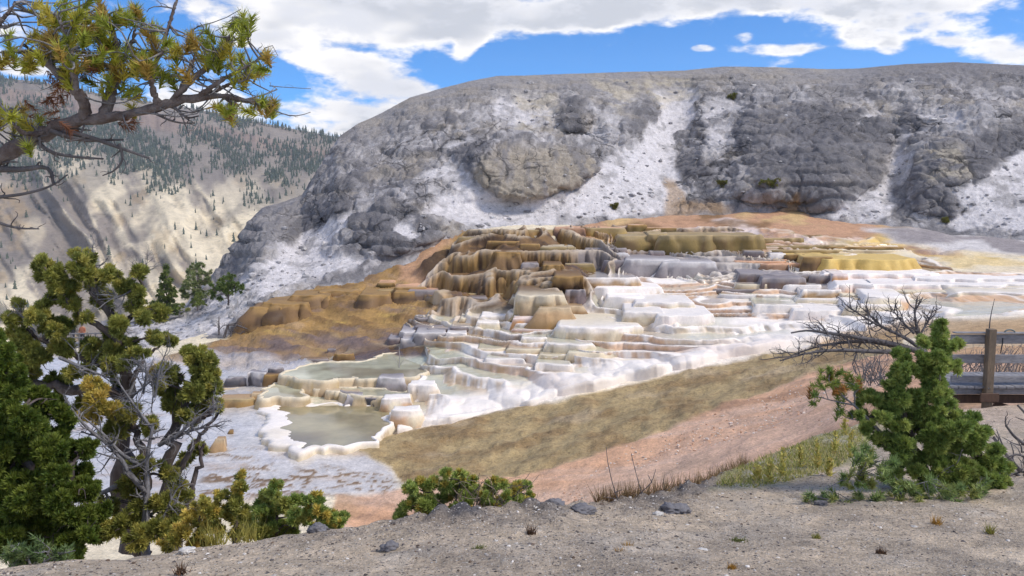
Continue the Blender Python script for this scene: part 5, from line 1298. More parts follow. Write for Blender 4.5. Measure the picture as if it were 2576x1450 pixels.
# ------------------------------------------------------------------ the pine bough overhead
def pine_bough():
    rs = np.random.RandomState(21); D = 3.0
    root_p = pt(-120, 470, D); off = np.asarray(root_p)
    root = empty('pine_bough', 'twisted pine bough with yellow green needles reaching in at upper left', 'pine bough', loc=tuple(off))
    main = [([(-120, 470, 3.0), (-30, 412, 3.0), (60, 360, 3.0), (150, 318, 3.0), (230, 298, 2.98), (330, 290, 2.97), (430, 258, 2.96), (520, 240, 2.95), (600, 246, 2.95), (650, 262, 2.95), (690, 262, 2.95)], .034, .004),
            ([(215, 300, 2.98), (212, 250, 2.95), (180, 215, 2.9), (140, 180, 2.9), (95, 130, 2.9), (10, 130, 2.9)], .022, .003),
            ([(265, 292, 2.98), (280, 230, 3.0), (295, 150, 3.0), (285, 80, 3.0), (262, 15, 3.0)], .022, .003), ([(290, 180, 3.0), (330, 120, 3.05), (345, 50, 3.05)], .01, .002), ([(190, 225, 2.9), (180, 140, 2.85), (150, 50, 2.85)], .014, .003),
            ([(400, 268, 2.96), (375, 200, 2.9), (400, 140, 2.9), (425, 110, 2.9)], .013, .003), ([(430, 258, 2.96), (480, 205, 2.95), (540, 150, 2.95), (575, 95, 2.95), (610, 55, 2.95)], .014, .002),
            ([(500, 243, 2.95), (560, 200, 2.92), (610, 175, 2.92), (665, 140, 2.92)], .010, .002), ([(520, 240, 2.95), (570, 215, 2.98), (630, 190, 2.98), (660, 180, 2.98)], .008, .002), ([(560, 242, 2.95), (585, 262, 2.95), (595, 282, 2.95)], .006, .002),
            ([(440, 255, 2.96), (470, 190, 3.0), (500, 120, 3.0)], .009, .002), ([(410, 110, 2.9), (430, 50, 2.92), (445, 0, 2.92), (455, -40, 2.92)], .008, .003), ([(0, 55, 2.9), (25, 30, 2.9), (38, 5, 2.9)], .008, .003), ([(-40, 90, 2.9), (0, 58, 2.9)], .008, .007),
            ([(120, 335, 3.0), (60, 340, 2.9), (30, 310, 2.85), (20, 280, 2.85)], .012, .003)]
    tb = TB(); P = []
    for pth, r0, r1 in main:
        q = poly3(pth, 40); P.append(q); rr = np.linspace(1, 0, 40) ** .8 * (r0 - r1) + r1
        rr = rr * (1 + .12 * rs.normal(size=40))
        tb.tube(q + rs.normal(0, r0 * .10, q.shape) - off, rr, None, 9)
    link('limb', tb.mesh('limb', M_pinebark), parent=root)
    P = np.concatenate(P)
    clus = [(150, 40, 50, 11), (110, 80, 40, 8), (200, 60, 40, 8), (180, 110, 50, 11), (100, 140, 45, 8), (25, 130, 28, 4), (170, 170, 50, 9), (260, 30, 30, 5), (300, 40, 25, 4), (250, 100, 40, 7), (290, 130, 40, 7), (350, 40, 22, 4), (360, 80, 20, 3), (340, 180, 35, 7), (290, 200, 35, 7), (330, 230, 25, 4), (390, 130, 35, 7), (380, 170, 30, 6), (440, 120, 30, 5), (500, 110, 30, 5), (470, 150, 25, 3), (560, 100, 25, 5), (560, 140, 25, 5), (610, 55, 20, 4), (590, 80, 18, 3), (600, 150, 18, 2), (630, 172, 16, 3), (640, 185, 14, 2), (672, 140, 10, 2), (662, 180, 12, 2), (610, 200, 16, 3), (682, 265, 14, 4), (650, 262, 18, 3), (592, 280, 20, 4), (560, 268, 14, 2), (22, 285, 34, 7), (45, 325, 30, 7), (62, 350, 18, 3), (230, 70, 40, 6), (140, 120, 40, 7), (220, 150, 40, 6), (415, 195, 25, 4), (520, 160, 24, 3)]
    tips, tw = [], TB()
    for x, y, r, n in clus:
        for k in range(int(n * 1.25)):
            e = pt(x + rs.normal(0, r * .55), y + rs.normal(0, r * .55), D - .03 + rs.normal(0, .10))
            i = np.argmin(np.linalg.norm(P - e, axis=1) + rs.uniform(0, .05, len(P))); s = P[i]
            pth = bend(s, e, 8, .12, -.03, rs); tw.tube(pth - off, .0042, .0022, 5)
            tips.append((e - off, pth[-1] - pth[-3] + np.array([0, 0, .02])))
    for k in range(70):   # bare twigs
        s = P[rs.randint(len(P))]; e = s + np.array([rs.normal(0, .12), rs.normal(0, .08), rs.uniform(-.1, .14)])
        twiggy(tw, bend(s, e, 7, .15, 0, rs) - off, .0035, .0012, 1, 3, .05, rs)
    twig = link('twig', tw.mesh('twig', M_grey), parent=root, kind='stuff')
    pal = [srgb(182, 182, 72), srgb(160, 168, 66), srgb(196, 182, 80), srgb(148, 156, 62), srgb(186, 158, 84)]
    V, Q, Cc = bottlebrush(tips, D, .042, 85, pal, rs, width=.0014)
    link('needles', mesh_np('needles', V, None, Q, col=Cc, mats=[M_needle], smooth=False), parent=twig, kind='stuff')
    dead = []
    for x, y, r, n in [(120, 255, 24, 5), (100, 290, 22, 4), (160, 235, 22, 4), (200, 330, 20, 3), (330, 315, 12, 3), (150, 210, 24, 4), (580, 285, 16, 2), (230, 180, 20, 3), (250, 130, 20, 3), (190, 190, 30, 4)]:
        for k in range(n):
            e = pt(x + rs.normal(0, r * .6), y + rs.normal(0, r * .6), D + rs.normal(0, .06)) - off
            dead.append((e, np.array([rs.normal(), rs.normal(), -.8 + rs.normal(0, .4)])))
    V, Q, Cc = bottlebrush(dead, D, .038, 40, [srgb(150, 100, 66), srgb(128, 84, 60), srgb(160, 116, 84)], rs, width=.0011)
    link('dead_needles', mesh_np('dead_needles', V, None, Q, col=Cc, mats=[M_needle], smooth=False), parent=root, kind='stuff')
    # the dark dead branches hanging below the limb
    db = TB()
    for pth, r in (([(130, 330, 2.98), (200, 355, 2.95), (280, 352, 2.95), (310, 352, 2.95)], .010), ([(150, 330, 3), (220, 342, 2.95), (310, 375, 2.93), (375, 398, 2.93)], .012), ([(300, 362, 2.93), (312, 400, 2.93), (290, 430, 2.93), (258, 442, 2.93)], .006), ([(430, 262, 2.96), (470, 300, 2.95), (500, 292, 2.95)], .007), ([(380, 280, 2.96), (440, 310, 2.95), (490, 310, 2.95)], .006),
                    ([(90, 352, 3.0), (120, 382, 2.97), (180, 395, 2.96), (260, 400, 2.96)], .009), ([(-60, 430, 3), (0, 425, 3), (60, 428, 3), (125, 415, 3), (135, 465, 3)], .016), ([(-40, 500, 3), (60, 490, 3), (130, 470, 3), (170, 440, 3)], .008), ([(-20, 555, 3), (40, 575, 3), (98, 576, 3)], .007), ([(80, 360, 3), (100, 340, 2.95), (100, 375, 2.95)], .008)):
        twiggy(db, poly3(pth, 16) - off, r, r * .35, 1, 5, .07, rs, .8, .05)
    link('dead_branch', db.mesh('dead_branch', M_dead), parent=root, kind='stuff')

# ------------------------------------------------------------------ right side: juniper, little pines, fallen tree
def right_plants():
    cl = [(2366, 812, 9), (2364, 826, 15), (2362, 845, 22), (2350, 872, 32), (2374, 890, 30), (2342, 912, 34), (2376, 930, 30), (2350, 960, 35), (2332, 1000, 34), (2370, 1000, 35), (2392, 1040, 40), (2332, 1042, 40), (2422, 1082, 42), (2362, 1092, 48), (2302, 1092, 48), (2452, 1122, 40), (2482, 1152, 38), (2402, 1150, 44), (2332, 1150, 44), (2502, 1190, 34), (2520, 1220, 24), (2462, 1200, 38), (2252, 1102, 36), (2272, 1150, 34), (2400, 870, 18), (2325, 860, 16), (2500, 1130, 22), (2470, 1085, 24), (2320, 940, 20),
          (2262, 885, 16), (2264, 905, 24), (2262, 935, 27), (2250, 970, 34), (2232, 1010, 36), (2272, 1010, 36), (2212, 1050, 30), (2182, 1000, 24), (2160, 1040, 22), (2185, 1080, 26), (2215, 1100, 28), (2292, 1050, 36), (2252, 1062, 36), (2290, 930, 16), (2205, 1015, 22), (2480, 1230, 24), (2300, 1190, 34), (2240, 1190, 28), (2430, 1215, 28), (2350, 1195, 36, 6.2), (2390, 1200, 34, 6.2), (2320, 1225, 28, 6.2), (2370, 1230, 26, 6.2), (2420, 1175, 34, 6.2), (2280, 1120, 34, 6.2), (2345, 1120, 36, 6.2)]
    limbs = [([(2362, 1262, 6.4), (2360, 1180, 6.4), (2366, 1080, 6.4), (2352, 960, 6.4), (2365, 812, 6.4)], .05, .006), ([(2355, 1240, 6.4), (2300, 1120, 6.4), (2262, 1000, 6.4), (2262, 885, 6.4)], .03, .005), ([(2362, 1240, 6.4), (2430, 1150, 6.4), (2490, 1150, 6.4)], .025, .006), ([(2362, 1250, 6.4), (2300, 1190, 6.3), (2250, 1130, 6.3)], .02, .006)]
    root, off = plant('juniper_tree', 'bright green two spired juniper in front of the boardwalk', 'tree', cl, G_RGT, 6.4, 24, .036, .0046, limbs, thick=.012)
    tb = TB(); rs = np.random.RandomState(4)
    for a, b in (((2290, 1260, 6.2), (2400, 1170, 6.1)), ((2400, 1250, 6.2), (2420, 1130, 6.1)), ((2330, 1255, 6.2), (2250, 1200, 6.1)), ((2440, 1255, 6.2), (2470, 1200, 6.1)), ((2380, 1260, 6.2), (2450, 1230, 6.1))):
        twiggy(tb, bend(pt(*a), pt(*b), 9, .06, 0, rs) - off, .008, .003, 1, 6, .12, rs)
    link('dead_limb', tb.mesh('dead_limb', M_grey), parent=root, kind='stuff')
    # pine sapling to its left
    def little_pine(label, stems, tufts, D, nlen, per, pal, seed):
        rs = np.random.RandomState(seed)
        off = np.asarray(pt(*stems[0][0][0])); root = empty('pine_sapling', label, 'pine', loc=tuple(off))
        tb = TB(); P = []
        for pth, r in stems:
            q = poly3(pth, 20); P.append(q); tb.tube(q - off, r, r * .35, 6)
        P = np.concatenate(P); tips = []
        for t in tufts:
            x, y = t[:2]
            for k in range(t[2] if len(t) > 2 else 2):
                e = pt(x + rs.normal(0, 9), y + rs.normal(0, 9), D + rs.normal(0, .12)); s = P[np.argmin(np.linalg.norm(P - e, axis=1))]
                q = bend(s, e, 7, .1, .03, rs); tb.tube(q - off, .0035, .002, 4); tips.append((e - off, q[-1] - q[-3] + np.array([0, -.01, .03])))
        stem = link('stem', tb.mesh('stem', M_grey), parent=root, kind='stuff')
        V, Q, Cc = bottlebrush(tips, D, nlen, per, pal, rs, width=.0028, shaft=.09)
        link('needles', mesh_np('needles', V, None, Q, col=Cc, mats=[M_needle], smooth=False), parent=stem, kind='stuff')
    pg = [srgb(138, 154, 76), srgb(122, 142, 70), srgb(150, 160, 80)]
    little_pine('leaning pine sapling with orange tipped tufts left of the spired juniper', [([(2235, 1110, 6.3), (2190, 1060, 6.3), (2150, 1020, 6.3), (2110, 990, 6.3), (2090, 940, 6.3)], .014), ([(2150, 1020, 6.3), (2100, 1010, 6.3), (2045, 995, 6.3)], .007), ([(2190, 1060, 6.3), (2130, 1055, 6.3), (2105, 1030, 6.3)], .006), ([(2150, 1020, 6.3), (2150, 980, 6.3), (2160, 950, 6.3)], .006)],
                [(2092, 935, 4), (2118, 945, 4), (2078, 955, 3), (2150, 960, 4), (2105, 985, 3), (2048, 995, 3), (2112, 1040, 3), (2130, 975, 3), (2165, 985, 3), (2090, 970, 3), (2060, 985, 2), (2175, 955, 2), (2120, 1000, 2)], 6.3, .058, 70, pg + [srgb(180, 132, 76)], 31)
    little_pine('low sprawling pine with blue green tufts at the foot of the spired juniper', [([(2300, 1290, 5.9), (2200, 1260, 5.8), (2100, 1260, 5.7), (2050, 1250, 5.7)], .012), ([(2300, 1290, 5.9), (2220, 1200, 5.9), (2180, 1130, 5.9)], .012), ([(2300, 1290, 5.9), (2380, 1250, 5.8), (2460, 1235, 5.8)], .010), ([(2220, 1200, 5.9), (2150, 1190, 5.8), (2080, 1230, 5.7)], .008), ([(2250, 1250, 5.8), (2300, 1220, 5.7), (2340, 1210, 5.7)], .008)],
                [(2180, 1120, 4), (2200, 1150, 5), (2165, 1160, 4), (2220, 1185, 5), (2150, 1190, 3), (2120, 1215, 3), (2080, 1235, 3), (2045, 1245, 2), (2090, 1265, 3), (2130, 1270, 3), (2160, 1245, 4), (2190, 1220, 4), (2210, 1255, 5), (2240, 1220, 5), (2260, 1250, 5), (2290, 1225, 5), (2310, 1250, 5), (2340, 1215, 5), (2350, 1250, 4), (2380, 1235, 4), (2400, 1255, 4), (2420, 1225, 4), (2450, 1240, 4), (2470, 1225, 2), (2280, 1275, 4), (2230, 1280, 3), (2180, 1280, 3), (2330, 1275, 3), (2370, 1270, 3), (2060, 1275, 2), (2250, 1160, 3), (2140, 1140, 2)], 5.75, .062, 75, [srgb(136, 158, 96), srgb(152, 168, 102), srgb(124, 146, 92), srgb(164, 170, 100)], 32)
    little_pine('blue green pine seedling hugging the ground in the lower left corner', [([(80, 1440, 4.9), (70, 1400, 4.9), (40, 1380, 4.9)], .010), ([(80, 1440, 4.9), (130, 1400, 4.9), (190, 1385, 4.9)], .008)],
                [(20, 1390, 4), (50, 1380, 5), (85, 1375, 5), (110, 1395, 5), (140, 1385, 4), (170, 1380, 3), (65, 1405, 5), (30, 1410, 4), (100, 1415, 4), (150, 1405, 3), (5, 1405, 3)], 4.9, .05, 44, [srgb(108, 128, 78), srgb(92, 114, 70), srgb(122, 136, 82)], 33)
    # fallen dead tree beyond the juniper
    rs = np.random.RandomState(6); off = np.asarray(pt(2340, 900, 17)); root = empty('fallen_tree', 'fallen dead tree with bare dark twigs behind the spired juniper', 'dead tree', loc=tuple(off))
    tb = TB(); tw = TB()
    for pth, r, n, ln in (([(2345, 900, 17), (2300, 880, 17), (2230, 862, 16.9), (2150, 848, 16.8), (2080, 838, 16.7), (2030, 830, 16.6), (1990, 838, 16.6)], .075, 24, .75), ([(2330, 890, 17), (2280, 850, 17.1), (2210, 820, 17.1), (2160, 790, 17.1), (2125, 765, 17.1)], .05, 18, .6), ([(2330, 890, 17), (2310, 840, 17.2), (2300, 800, 17.2), (2306, 752, 17.2)], .045, 18, .55), ([(2280, 885, 17), (2200, 885, 16.7), (2100, 880, 16.5), (2020, 890, 16.4), (1962, 908, 16.3)], .06, 24, .7),
                         ([(2250, 870, 17), (2180, 858, 17.2), (2120, 862, 17.2), (2060, 870, 17.2), (1990, 895, 17.2)], .05, 22, .6), ([(2230, 830, 17), (2190, 800, 17.2), (2180, 770, 17.2)], .03, 12, .5), ([(2300, 840, 17.1), (2260, 800, 17.3), (2240, 770, 17.3)], .03, 12, .45), ([(2310, 850, 17.1), (2340, 800, 17.3), (2350, 770, 17.3)], .03, 10, .5)):
        q = poly3(pth, 22); tb.tube(q - off, r, r * .22, 7)
        for k in range(n):
            i = rs.randint(4, 21); s = q[i]; v = (q[i] - q[i - 1]); v = v / np.linalg.norm(v) * .8 + rs.normal(0, .6, 3); v[2] += .15; v /= np.linalg.norm(v)
            twiggy(tw, bend(s, s + v * ln * rs.uniform(.3, 1), 7, .1, 0, rs) - off, .014, .005, 1, 5, .3, rs)
    link('trunk', tb.mesh('trunk', M_dead), parent=root); link('twig', tw.mesh('twig', M_dead), parent=root, kind='stuff')
    # dead branches low at the right edge
    off = np.asarray(pt(2600, 1250, 7.2)); root = empty('dead_branch_pile', 'tangle of dark dead branches low at the right edge below the boardwalk', 'dead branches', loc=tuple(off)); tb = TB()
    for pth, r in (([(2640, 1260, 7.2), (2560, 1180, 7.2), (2520, 1130, 7.3), (2500, 1100, 7.3)], .03), ([(2640, 1150, 7.4), (2560, 1110, 7.4), (2530, 1070, 7.4)], .025), ([(2620, 1230, 7.1), (2560, 1225, 7.1), (2530, 1240, 7.1)], .02), ([(2640, 1120, 7.5), (2590, 1050, 7.5), (2560, 1020, 7.5)], .025), ([(2620, 1190, 7.2), (2570, 1140, 7.2), (2535, 1150, 7.2)], .018), ([(2600, 1250, 7.0), (2560, 1190, 7.0), (2540, 1195, 7.0)], .03)):
        twiggy(tb, poly3(pth, 16) - off, r, r * .4, 1, 7, .3, rs)
    link('branch', tb.mesh('branch', M_dead), parent=root, kind='stuff')
    # leafless brush on the pale ground beyond the boardwalk
    for k, (x0, x1, y, lab) in enumerate([(2400, 2490, 945, 'leafless grey brush seen left of the boardwalk post'), (2495, 2620, 945, 'leafless grey brush seen right of the boardwalk post'), (2160, 2230, 960, 'small leafless brown shrub left of the spired juniper')]):
        off = np.asarray(pt((x0 + x1) / 2, y, 18.5)); root = empty('bare_brush', lab, 'brush', loc=tuple(off)); tb = TB()
        for j in range(34):
            x = rs.uniform(x0, x1); s = pt(x, y + rs.uniform(-5, 12), 18.5 + rs.uniform(-.8, .8)); e = s + np.array([rs.normal(0, .25), rs.normal(0, .2), rs.uniform(.35, .85)])
            twiggy(tb, bend(s, e, 6, .1, 0, rs) - off, .011, .004, 1, 6, .32, rs)
        link('stem', tb.mesh('stem', M_grey), parent=root, kind='stuff')

# ------------------------------------------------------------------ grass and weeds
def knoll_z(px, py): return pt(px, py, float(KNOLL_D(px, py)))
def grass_patch(name, label, pts, hgt, pal, rs, kind='stuff', cat=None, width=.004, lean=.3, group=None):
    n = len(pts)
    base = np.array(pts); d = unit(np.c_[rs.normal(0, lean, n), rs.normal(0, lean, n), np.ones(n)])
    c = np.array(pal)[rs.randint(0, len(pal), n)] * rs.uniform(.75, 1.2, (n, 1))
    V, Q, Cc = blades(base, d, hgt * rs.uniform(.4, 1.2, n), np.full(n, width), c, rs)
    off = base.mean(0); off[2] = base[:, 2].min()
    return link(name, mesh_np(name, V - off, None, Q, col=Cc, mats=[M_grass], smooth=False), label=label, kind=kind, cat=cat, group=group, loc=tuple(off))
def weeds():
    rs = np.random.RandomState(14)
    def scatter(poly, n):
        out = []; p = np.array(poly)
        while len(out) < n:
            x = rs.uniform(p[:, 0].min(), p[:, 0].max(), 400); y = rs.uniform(p[:, 1].min(), p[:, 1].max(), 400)
            m = polymask(x, y, poly, 2) > .5; out += list(zip(x[m], y[m]))
        a = np.array(out[:n]); return pt(a[:, 0], a[:, 1], KNOLL_D(a[:, 0], a[:, 1]))
    green = [(1800, 1225), (1850, 1182), (1950, 1140), (2050, 1102), (2150, 1075), (2180, 1090), (2120, 1170), (2050, 1198), (1900, 1228)]
    grass_patch('grass', 'yellow green grass on the bank left of the little pines', scatter(green, 4200), .062, [srgb(176, 172, 100), srgb(150, 154, 84), srgb(196, 184, 120), srgb(136, 144, 78), srgb(186, 168, 124)], rs, width=.0035, lean=.55)
    edge = []
    for k in range(1300):
        x = rs.uniform(1500, 1880); edge.append(pt(x, line(x, EDGE) + rs.uniform(-1, 14), float(np.interp(x, *zip(*EDGE_D)))))
    grass_patch('dry_grass', 'dry brown grass along the rim of the knoll', edge, .16, [srgb(150, 122, 86), srgb(124, 98, 72), srgb(170, 146, 108)], rs, width=.0022, lean=.35)
    # upright yellowish weeds in the grass
    WEED = ['third from the left', 'fifth from the left', 'sixth and tallest', 'second from the right at mid bank', 'second from the left', 'rightmost of all', 'lowest and right of the tallest', 'highest, near the bank top', 'leftmost and short']
    for k, (x, y, h) in enumerate([(1968, 1200, 74), (2012, 1178, 60), (2055, 1180, 76), (2100, 1140, 60), (1935, 1215, 62), (2140, 1150, 70), (2085, 1200, 50), (2125, 1095, 54), (1905, 1210, 40)]):
        D = float(KNOLL_D(x, y)); b = pt(x, y, D); H = h * D / FT; n = 60
        f = rs.rand(n); base = b + np.c_[rs.normal(0, .012, n), rs.normal(0, .012, n), f * H]
        d = unit(np.c_[rs.normal(0, 1, n), rs.normal(0, 1, n), .9 + .6 * f])
        V, Q, Cc = blades(base, d, .07 * (1.2 - f) + .012, np.full(n, .009), np.array([srgb(204, 194, 110), srgb(184, 180, 100), srgb(212, 194, 120)])[rs.randint(0, 3, n)], rs)
        root = empty('mullein_weed', 'upright yellow green weed in the grassy bank, ' + WEED[k], 'weed', 'upright weeds in the grass on the bank', loc=tuple(b))
        tb = TB(); tb.tube(np.array([[0, 0, -.02], [.004, 0, H * .5], [0, 0, H]]), .006, .003, 5)
        link('stem', tb.mesh('stem', M_grass_stem), parent=root); link('leaf', mesh_np('leaf', V - b, None, Q, col=Cc, mats=[M_grass], smooth=False), parent=root, kind='stuff')
    # tall dry stalks
    for lab, pth, r in (('tall dark dry stalk with a crossing twig, leftmost on the rim', [[(1555, 1262), (1540, 1215), (1528, 1160), (1525, 1125)], [(1548, 1255), (1510, 1250)], [(1545, 1240), (1565, 1232)]], .004), ('curved dry stalk, tallest right of the crossing twig stalk', [[(1618, 1255), (1605, 1210), (1592, 1160), (1588, 1140)], [(1612, 1240), (1640, 1215), (1650, 1180)], [(1640, 1215), (1630, 1195)]], .004),
                        ('thin forked dry stalk standing on the dark rim', [[(1660, 1255), (1672, 1228), (1668, 1205)], [(1668, 1240), (1690, 1222)]], .003)):
        D = float(np.interp(pth[0][0][0], *zip(*EDGE_D))) - .1; off = np.asarray(pt(*pth[0][0], D))
        tb = TB()
        for q in pth: tb.tube(poly3([(x, y, D) for x, y in q], 14) - off, r, r * .5, 5)
        link('dry_stalk', tb.mesh('dry_stalk', M_dead), label=lab, cat='stalk', loc=tuple(off))
    # little tufts on the gravel
    tufts = [('small golden tuft on the gravel in the middle foreground', 1580, 1385, 26, 'g'), ('thin golden sprig just left of the golden tuft', 1557, 1398, 22, 'g'), ('pair of golden sprouts on the gravel below the low pine', 2355, 1325, 34, 'g'), ('green gold sprout near the right edge of the gravel', 2490, 1345, 32, 'y'), ('flat green tuft on the gravel below the rim', 1205, 1384, 20, 'f'), ('flat dark green tuft right of the dry stalks', 1860, 1362, 18, 'f'),
             ('brown withered tuft on the gravel below the rim', 1335, 1345, 30, 'b'), ('golden sprig at the bottom edge of the gravel', 1840, 1435, 22, 'g'), ('dark withered sprig at the lower left bottom edge', 455, 1445, 34, 'b'), ('pale withered sprout between low pine and bottom edge', 2215, 1395, 20, 'b'), ('small green sprig on the gravel centre right', 2055, 1355, 14, 'y'), ('low green mat by the right rim', 2420, 1300, 14, 'f'), ('grassy tuft at the bottom edge right of centre', 1600, 1440, 20, 'f')]
    pal = {'g': [srgb(190, 146, 70), srgb(168, 128, 62)], 'y': [srgb(160, 150, 80), srgb(140, 140, 72)], 'f': [srgb(128, 134, 76), srgb(112, 118, 66)], 'b': [srgb(120, 92, 70), srgb(98, 80, 68)]}
    for lab, x, y, h, t in tufts:
        b = knoll_z(x, y); H = h * b[1] / FT; n = 70
        flat = t == 'f'
        pts = b + np.c_[rs.normal(0, .018 if flat else .012, n), rs.normal(0, .015 if flat else .012, n), np.zeros(n)]
        grass_patch('grass_tuft', lab, pts, H * (.8 if flat else 1.0), pal[t], rs, kind='thing', cat='plant tuft', width=.0022, lean=.9 if flat else .35)
    # yellow dry tufts at the foot of the junipers
    for lab, x, y in (('dry yellow grass clump in front of the yellow green bush', 540, 1372), ('dry yellow grass clump left of the round bush', 620, 1362)):
        b = pt(x, y, 4.9); n = 110
        grass_patch('grass_tuft', lab, b + np.c_[rs.normal(0, .04, n), rs.normal(0, .03, n), np.zeros(n)], .16, [srgb(184, 172, 92), srgb(156, 150, 78)], rs, kind='thing', cat='grass', width=.0022, lean=.4)

M_grass_stem = bark_material('green_stem', 20, (.22, .22, .08), (.16, .16, .07))
left_juniper(); edge_juniper(); small_bushes(); pine_bough(); right_plants(); weeds()
# ------------------------------------------------------------------ trees of the middle distance
def hill_at(px, py):
    i = np.argmin((HILL_PX - px) ** 2 + (HILL_PY - py) ** 2)
    return HILL_P.reshape(-1, 3)[i]
G_FAR = [srgb(112, 126, 66), srgb(98, 112, 62), srgb(124, 134, 70), srgb(88, 102, 58)]
def mid_trees():
    rs = np.random.RandomState(17)
    cl = []
    for k in range(11):                                     # the spruce: whorls of drooping branches
        f = k / 10; y = 674 + 104 * f; w = 3 + 24 * f ** .8
        for j in range(3 + int(4 * f)): cl.append((419 + rs.uniform(-1, 1) * w, y + rs.normal(0, 2.5), 6 + 4.5 * f, 74 + rs.normal(0, .5)))
    plant('spruce_tree', 'narrow dark spruce at the foot of the hill on the left', 'tree', cl, G_FAR, 74, 6, .22, .03, [([(420, 790, 74), (419, 730, 74), (418, 668, 74)], .10, .02)], thick=.05, up=-.1)
    cl = [(500, 672, 17), (488, 690, 19), (512, 688, 18), (520, 706, 16), (480, 712, 20), (500, 712, 22), (466, 722, 16), (508, 732, 20), (486, 738, 20), (466, 742, 15), (524, 690, 10), (478, 676, 10), (500, 748, 16)]
    plant('broadleaf_tree', 'rounded grey green tree beside the spruce against the mountainside', 'tree', cl, [srgb(134, 144, 96), srgb(122, 134, 88), srgb(148, 154, 104)], 80, 7, .20, .035, [([(496, 768, 80), (496, 730, 80), (500, 672, 80)], .12, .03)], thick=.06)
    cl = [(582, 694, 10), (580, 706, 14), (562, 704, 12), (570, 720, 20), (592, 718, 16), (548, 722, 14), (538, 732, 12), (560, 738, 18), (582, 736, 18), (602, 728, 12), (535, 745, 12), (555, 750, 12), (610, 722, 9), (532, 716, 7)]
    plant('juniper_bush', 'dark bushy juniper low on the left flank of the grey hill', 'bush', cl, [srgb(104, 122, 66), srgb(92, 110, 58), srgb(116, 130, 70)], 71, 8, .18, .028, [([(575, 768, 71), (574, 735, 71), (580, 700, 71)], .09, .02)], thick=.05)
    cl = [(500, 744, 8), (496, 752, 11), (488, 760, 10), (504, 760, 12), (495, 768, 10), (514, 764, 7)]
    plant('juniper_bush', 'small pointed juniper just below the rounded tree', 'bush', cl, [srgb(120, 132, 68), srgb(106, 120, 60)], 69, 8, .15, .025, [([(497, 782, 69), (497, 745, 69)], .05, .012)], thick=.03)
    for x, lab in ((355, 'leafy shrub far left in the row along the railing'), (388, 'yellowish shrub second from left along the railing'), (452, 'grey green shrub between spruce and rounded tree')):
        cl = [(x + rs.normal(0, 11), 780 + rs.normal(0, 9), rs.uniform(8, 14)) for k in range(9)]
        plant('roadside_shrub', lab, 'shrub', cl, [srgb(140, 148, 82), srgb(124, 136, 78), srgb(150, 152, 96)], 77, 6, .16, .028, [([(x, 802, 77), (x, 780, 77)], .05, .02)], thick=.04)
    for x, y, r, lab in ((1840, 244, 9, 'round dark shrub high on the scree below the crest'), (1938, 460, 15, 'low olive shrub at the foot of the dark cliff'), (1816, 464, 11, 'brownish low shrub left of the olive shrub'), (1548, 520, 7, 'tiny shrub on the scree above the terraces'), (2380, 555, 7, 'tiny shrub on the rubble at the far right')):
        h = hill_at(x, y); D = float(h[1]) - .6
        cl = [(x + rs.normal(0, r * .6), y + rs.normal(0, r * .35), r * .6, D) for k in range(7)]
        plant('hillside_shrub', lab, 'shrub', cl, [srgb(132, 128, 74), srgb(116, 114, 64), srgb(120, 126, 66)], D, 6, .22, .04, [([(x, y + r, D), (x, y - r * .3, D)], .05, .02)], thick=.03)
    # dead snags
    def snag(lab, pths, mat, name='dead_snag', n=8, ln=.5):
        off = np.asarray(pt(*pths[0][0][0])); tb = TB()
        for p_, r in pths:
            q = poly3(p_, 14); twiggy(tb, q - off, r, r * .35, 1, n, ln, rs)
        link(name, tb.mesh(name, mat), label=lab, cat='dead tree', loc=tuple(off))
    snag('upright dead snag beside the tip of the ochre slope', [([(552, 856, 65), (550, 825, 65), (551, 796, 65)], .10), ([(552, 830, 65), (562, 818, 65), (575, 820, 65)], .04)], M_dead, ln=.45)
    snag('bent broken snag to the right of the upright snag', [([(563, 850, 64), (570, 828, 64), (574, 815, 64), (600, 820, 64), (622, 828, 64)], .12), ([(580, 848, 64), (584, 822, 64)], .08), ([(574, 816, 64), (606, 812, 64)], .05), ([(600, 845, 64), (618, 830, 64)], .05)], M_dead, ln=.6, n=12)
    snag('bare pale sapling standing in the cream pool', [([(1004, 926, 48.5), (1005, 900, 48.5), (1004, 872, 48.5)], .030), ([(1004, 915, 48.5), (985, 895, 48.5)], .014), ([(1006, 918, 48.5), (1022, 898, 48.5)], .014), ([(1003, 922, 48.5), (992, 908, 48.5)], .010)], M_pale, name='dead_sapling', n=3, ln=.35)
    snag('dark leafless bush on the brown terraces', [([(1432, 652, 72), (1430, 635, 72), (1426, 618, 72)], .03), ([(1438, 652, 72), (1442, 632, 72), (1446, 620, 72)], .03), ([(1425, 655, 72), (1415, 645, 72)], .03), ([(1445, 655, 72), (1458, 642, 72)], .03)], M_dead, name='dead_bush', n=7, ln=.4)
    snag('thin dead twig rising above the boardwalk post', [([(2488, 838, 13.5), (2491, 800, 13.5), (2502, 752, 13.5)], .012)], M_dead, name='dead_twig', n=0)

